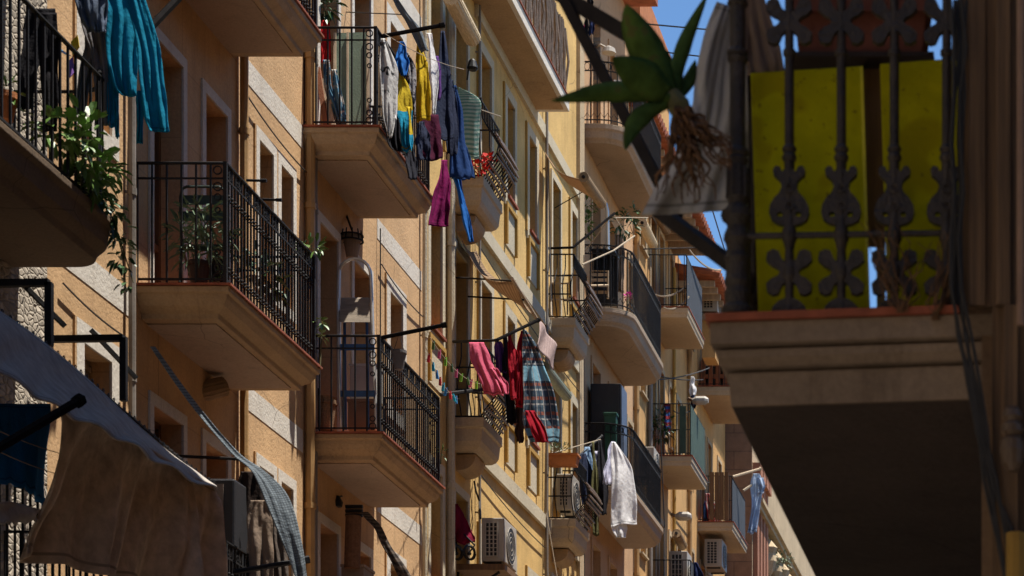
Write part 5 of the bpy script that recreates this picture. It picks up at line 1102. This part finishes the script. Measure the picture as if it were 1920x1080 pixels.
# leaning boards
m_ypan = C('yellow_panel', (.74,.72,.02), trans=.68, lum=.10, pattern='blotch', cols=[(2.2,.55,(.64,.58,.02)),(30,.66,(.45,.38,.03))]); m_ypan2 = C('yellow_panel_dull', (.70,.66,.016), trans=.64, lum=.12, pattern='blotch', cols=[(1.7,.5,(.60,.53,.015)),(26,.66,(.40,.33,.03))])
def board(label, q, d, m):
    t = thing('yellow_board', label, 'board', P(*q[2], d), 'yellow boards behind the cast iron balusters')
    MB().hexa([P(*q[3],d),P(*q[2],d),P(*q[2],d+.012),P(*q[3],d+.012),P(*q[0],d+.02),P(*q[1],d+.02),P(*q[1],d+.032),P(*q[0],d+.032)]).build('panel', m, t, bevel=.003)
    MB().hexa([P(q[1][0]-5,q[1][1],d+.016),P(q[1][0]+1,q[1][1],d+.016),P(q[1][0]+1,q[1][1],d+.034),P(q[1][0]-5,q[1][1],d+.034),P(q[2][0]-5,q[2][1],d-.004),P(q[2][0]+1,q[2][1],d-.004),P(q[2][0]+1,q[2][1],d+.014),P(q[2][0]-5,q[2][1],d+.014)]).build('edge_strip', mat('yellow_edge', (.66,.60,.03), .5), t)
board('wider yellow board behind the two balusters nearest the corner post', [(1407,137),(1617,124),(1631,590),(1422,590)], 8.30, m_ypan)
board('yellow board nearest the wall, behind dry twigs', [(1650,120),(1808,108),(1822,590),(1664,590)], 8.27, m_ypan2)
t = thing('plank', 'dark brown upright plank standing between the two yellow boards', 'plank', P(1636,590,8.5)); MB().hexa([P(1612,464,8.5),P(1658,464,8.5),P(1658,464,8.53),P(1612,464,8.53),P(1612,100,8.5),P(1658,100,8.5),P(1658,100,8.53),P(1612,100,8.53)]).build('panel', m_wood, t)
MB().bar(P(1652,596,8.52),P(1650,60,8.52),.03).build('batten', m_palewood, t)
t = thing('planter', 'dark red hanging planter trough at the top behind the balusters', 'planter', P(1610,110,8.5)); a, c = P(1488,108,8.45), P(1742,-60,8.45)
MB().loft([[(a.x+.02,8.42,a.z),(c.x-.02,8.42,a.z),(c.x-.02,8.62,a.z),(a.x+.02,8.62,a.z)],[(a.x-.01,8.40,c.z),(c.x+.01,8.40,c.z),(c.x+.01,8.66,c.z),(a.x-.01,8.66,c.z)]]).build('trough', m_dkterra, t, bevel=.01)
a2, c2_ = P(1486,24,8.4), P(1744,2,8.4); MB().box((a2.x-.012,8.385,a2.z),(c2_.x+.012,8.399,c2_.z)).build('rim', m_dkterra, t)
MB().box((a.x-.02,8.39,a.z-.02),(c.x+.02,8.66,a.z-.003)).build('tray', mat('dark_tray', (.035,.022,.018), .7), t)
garment('cloth', 'pinkish beige cloth bunched behind the corner post above the yellow board', 'cloth', 8.45, [[(1392,1420,-40),(1390,1440,20),(1394,1458,70),(1398,1468,110),(1402,1472,142)]], C('pinkish_beige', (.30,.215,.17), trans=.2), nf=2.3, amp=.02, tilt=.2)
garment('linen', 'grey linen sheet blowing outside the corner post behind the agave', 'sheet', 8.62, [[(1346,1402,14,22),(1320,1404,70,10),(1304,1404,140,0),(1296,1404,210,0),(1272,1404,285,-6),(1230,1404,345,-10),(1202,1402,397,-14)]], c_linen, nf=2.6, amp=.045, tilt=.15, nu=40)
b = MB().bar(P(1058,0,8.95),P(1270,408,8.85),.040).bar(P(1235,395,8.84),P(1384,506,8.32),.046); tag(b.build('folding_pole', m_dkwire), 'long dark folding arm slanting from the top to the corner post', 'awning arm')
tag(MB().bar(P(1030,-22,9.0),P(1182,68,8.9),.052).build('folding_pole', m_dkwire), 'short dark arm at the top crossing towards the agave', 'awning arm')
# agave
t = thing('agave', 'bare rooted agave tied outside the cast iron corner post', 'plant', P(1268,240,8.05))
m_agleaf = C('agave_leaf', (.085,.14,.03), trans=.3, lum=.45, pattern='blotch', cols=[(9,.60,(.12,.13,.04)),(24,.68,(.10,.07,.03))])
def aleaf(pts, wid, d0, d1, cup=.25, twist=0):
    n = 18; loops = []; k = len(pts)
    for i in range(n+1):
        u = i/n; x, y = interp(pts, u); dd = d0+(d1-d0)*u
        p = P(x, y, dd); x2, y2 = interp(pts, min(1,u+.02)); x1, y1 = interp(pts, max(0,u-.02)); tg = (P(x2,y2,dd)-P(x1,y1,dd)).normalized()
        sd = tg.cross(Vector((0,1,0))).normalized(); nr = sd.cross(tg).normalized(); sd = (sd*math.cos(twist)+nr*math.sin(twist)).normalized(); nr = sd.cross(tg).normalized()
        w_ = wid*dd/F*(.45+.55*min(1,u/.45))*max(.02,(1-u**3.2)); th = .010*(1-u)+.003
        loops.append([p+sd*w_+nr*w_*cup, p+sd*w_*.5+nr*w_*cup*.35+nr*0, p, p-sd*w_*.5+nr*w_*cup*.35, p-sd*w_+nr*w_*cup, p-sd*w_*.5+nr*(w_*cup*.35-th), p-nr*th*1.3, p+sd*w_*.5+nr*(w_*cup*.35-th)])
    MB().loft(loops).build('leaf', m_agleaf, t, smooth=True)
aleaf([(1262,186),(1210,174),(1150,170),(1090,178),(1034,189)], 22, 8.05, 7.8, .3)
aleaf([(1255,178),(1232,130),(1205,80),(1185,40),(1174,8)], 38, 8.05, 7.95, .35)
aleaf([(1250,176),(1226,158),(1200,138),(1172,122),(1148,108)], 40, 8.0, 7.7, .4)
aleaf([(1268,172),(1266,130),(1278,80),(1300,34),(1326,-10)], 22, 8.1, 8.25, .4, .5)
aleaf([(1252,192),(1220,204),(1196,222),(1180,250),(1172,282)], 21, 8.05, 7.85, .3)
aleaf([(1262,182),(1220,172),(1170,160),(1130,160),(1086,166)], 10, 8.1, 8.15, .3)
aleaf([(1275,180),(1286,160),(1296,138),(1304,112)], 14, 8.1, 8.3, .3)
aleaf([(1268,178),(1262,150),(1250,120),(1246,90)], 20, 8.12, 8.3, .3)
MB().tube([P(1258,176,8.06),P(1272,198,8.06),P(1284,222,8.07)], [.03,.04,.03], 10).build('stem', m_stem, t)
rt = random.Random(3); b = MB()
for k in range(64):
    x, y = 1280+rt.uniform(-16,16), 205+rt.uniform(-8,14); ex, ey = 1296+rt.gauss(0,36), rt.uniform(250,385)
    if k % 4 == 0: ex, ey = 1372, rt.uniform(255,320)
    pts = [P(x+(ex-x)*s+rt.gauss(0,7)*(0 < s < 1), y+(ey-y)*s**.9+rt.gauss(0,6)*(0 < s < 1), 8.07+rt.gauss(0,.03)) for s in (0,.18,.36,.54,.72,.86,1)]
    b.tube([Vector(interp([tuple(p) for p in pts], i/14)) for i in range(15)], [rt.uniform(.004,.0085)*(1-i/22) for i in range(15)], 5)
b.build('root', m_root, t)
# cables, twigs and insulators by the wall
b = MB(); rt = random.Random(5)
for k in range(7):
    o = rt.uniform(-14,14); b.tube([P(1796+o+rt.gauss(0,4),y,7.96-.01*k) if y < 590 else P(1800+o+(y-590)*.19+rt.gauss(0,5),y,7.92) for y in range(0,1090,90)], .006, 6)
tag(b.build('cable_bundle', m_wire), 'tangled dark cables running down beside the balcony wall', 'cables')
t = thing('insulator', 'stacked brown ceramic insulator on the right wall', 'insulator', P(1898,882,7.85)); b = MB()
lathe_px(b, 1898, 7.85, [(8,762),(17,770),(20,782),(14,790),(20,798),(21,810),(14,818),(22,826),(24,846),(20,870),(10,884)], 16); b.build('body', mat('brown_ceramic', (.10,.065,.042), .35), t); MB().bar(P(1898,830,7.85),P(1898,830,8.05),.03).build('bracket', m_iron, t)
for i, (bx, by, sp, lab) in enumerate(((1690,586,70,'dry orange brown twigs in front of the wall side yellow board'),(1752,600,36,'dry twigs hanging at the wall end of the cast iron railing'))):
    b = MB()
    for k in range(16):
        pts = [P(bx+rt.gauss(0,6),by,8.05)]; x, y = bx, by
        for s in range(5): x += rt.gauss((5 if i else -1)*1.5,13); y -= rt.uniform(18,42); pts.append(P(x,y,8.05+rt.gauss(0,.02)))
        b.tube(pts, [.0035,.003,.003,.0025,.002,.0015], 4)
    tag(b.build('dry_plant', m_root), lab, 'dry plant')
leafset(MB(), P(1500,8,8.3), .10,.1,.06, 16, .09, .2, .3)

# unseen house added behind the viewer: keeps open sky off the shaded near side
t = thing('sky_blocker_house', 'unseen brown house added behind the viewer to block sky light', 'house', (0,-14,0))
MB().box((-9,-14,0),(9,-9.2,15)).box((4,-9.198,0),(9,4.5,15)).build('wall', plaster('sky_blocker_render', (.20,.13,.08), (.1,.07,.05), .4), t)
for z in (4,7.4,10.8):
    for x in (-6,-3.4,-.8,1.8): 
        w_ = MB().box((x,-9.21,z),(x+1,-9.19,z+2)).build('window', m_glass, t); MB().box((x-.1,-9.2,z-.1),(x+1.1,-9.12,z)).build('sill', m_conc, w_)
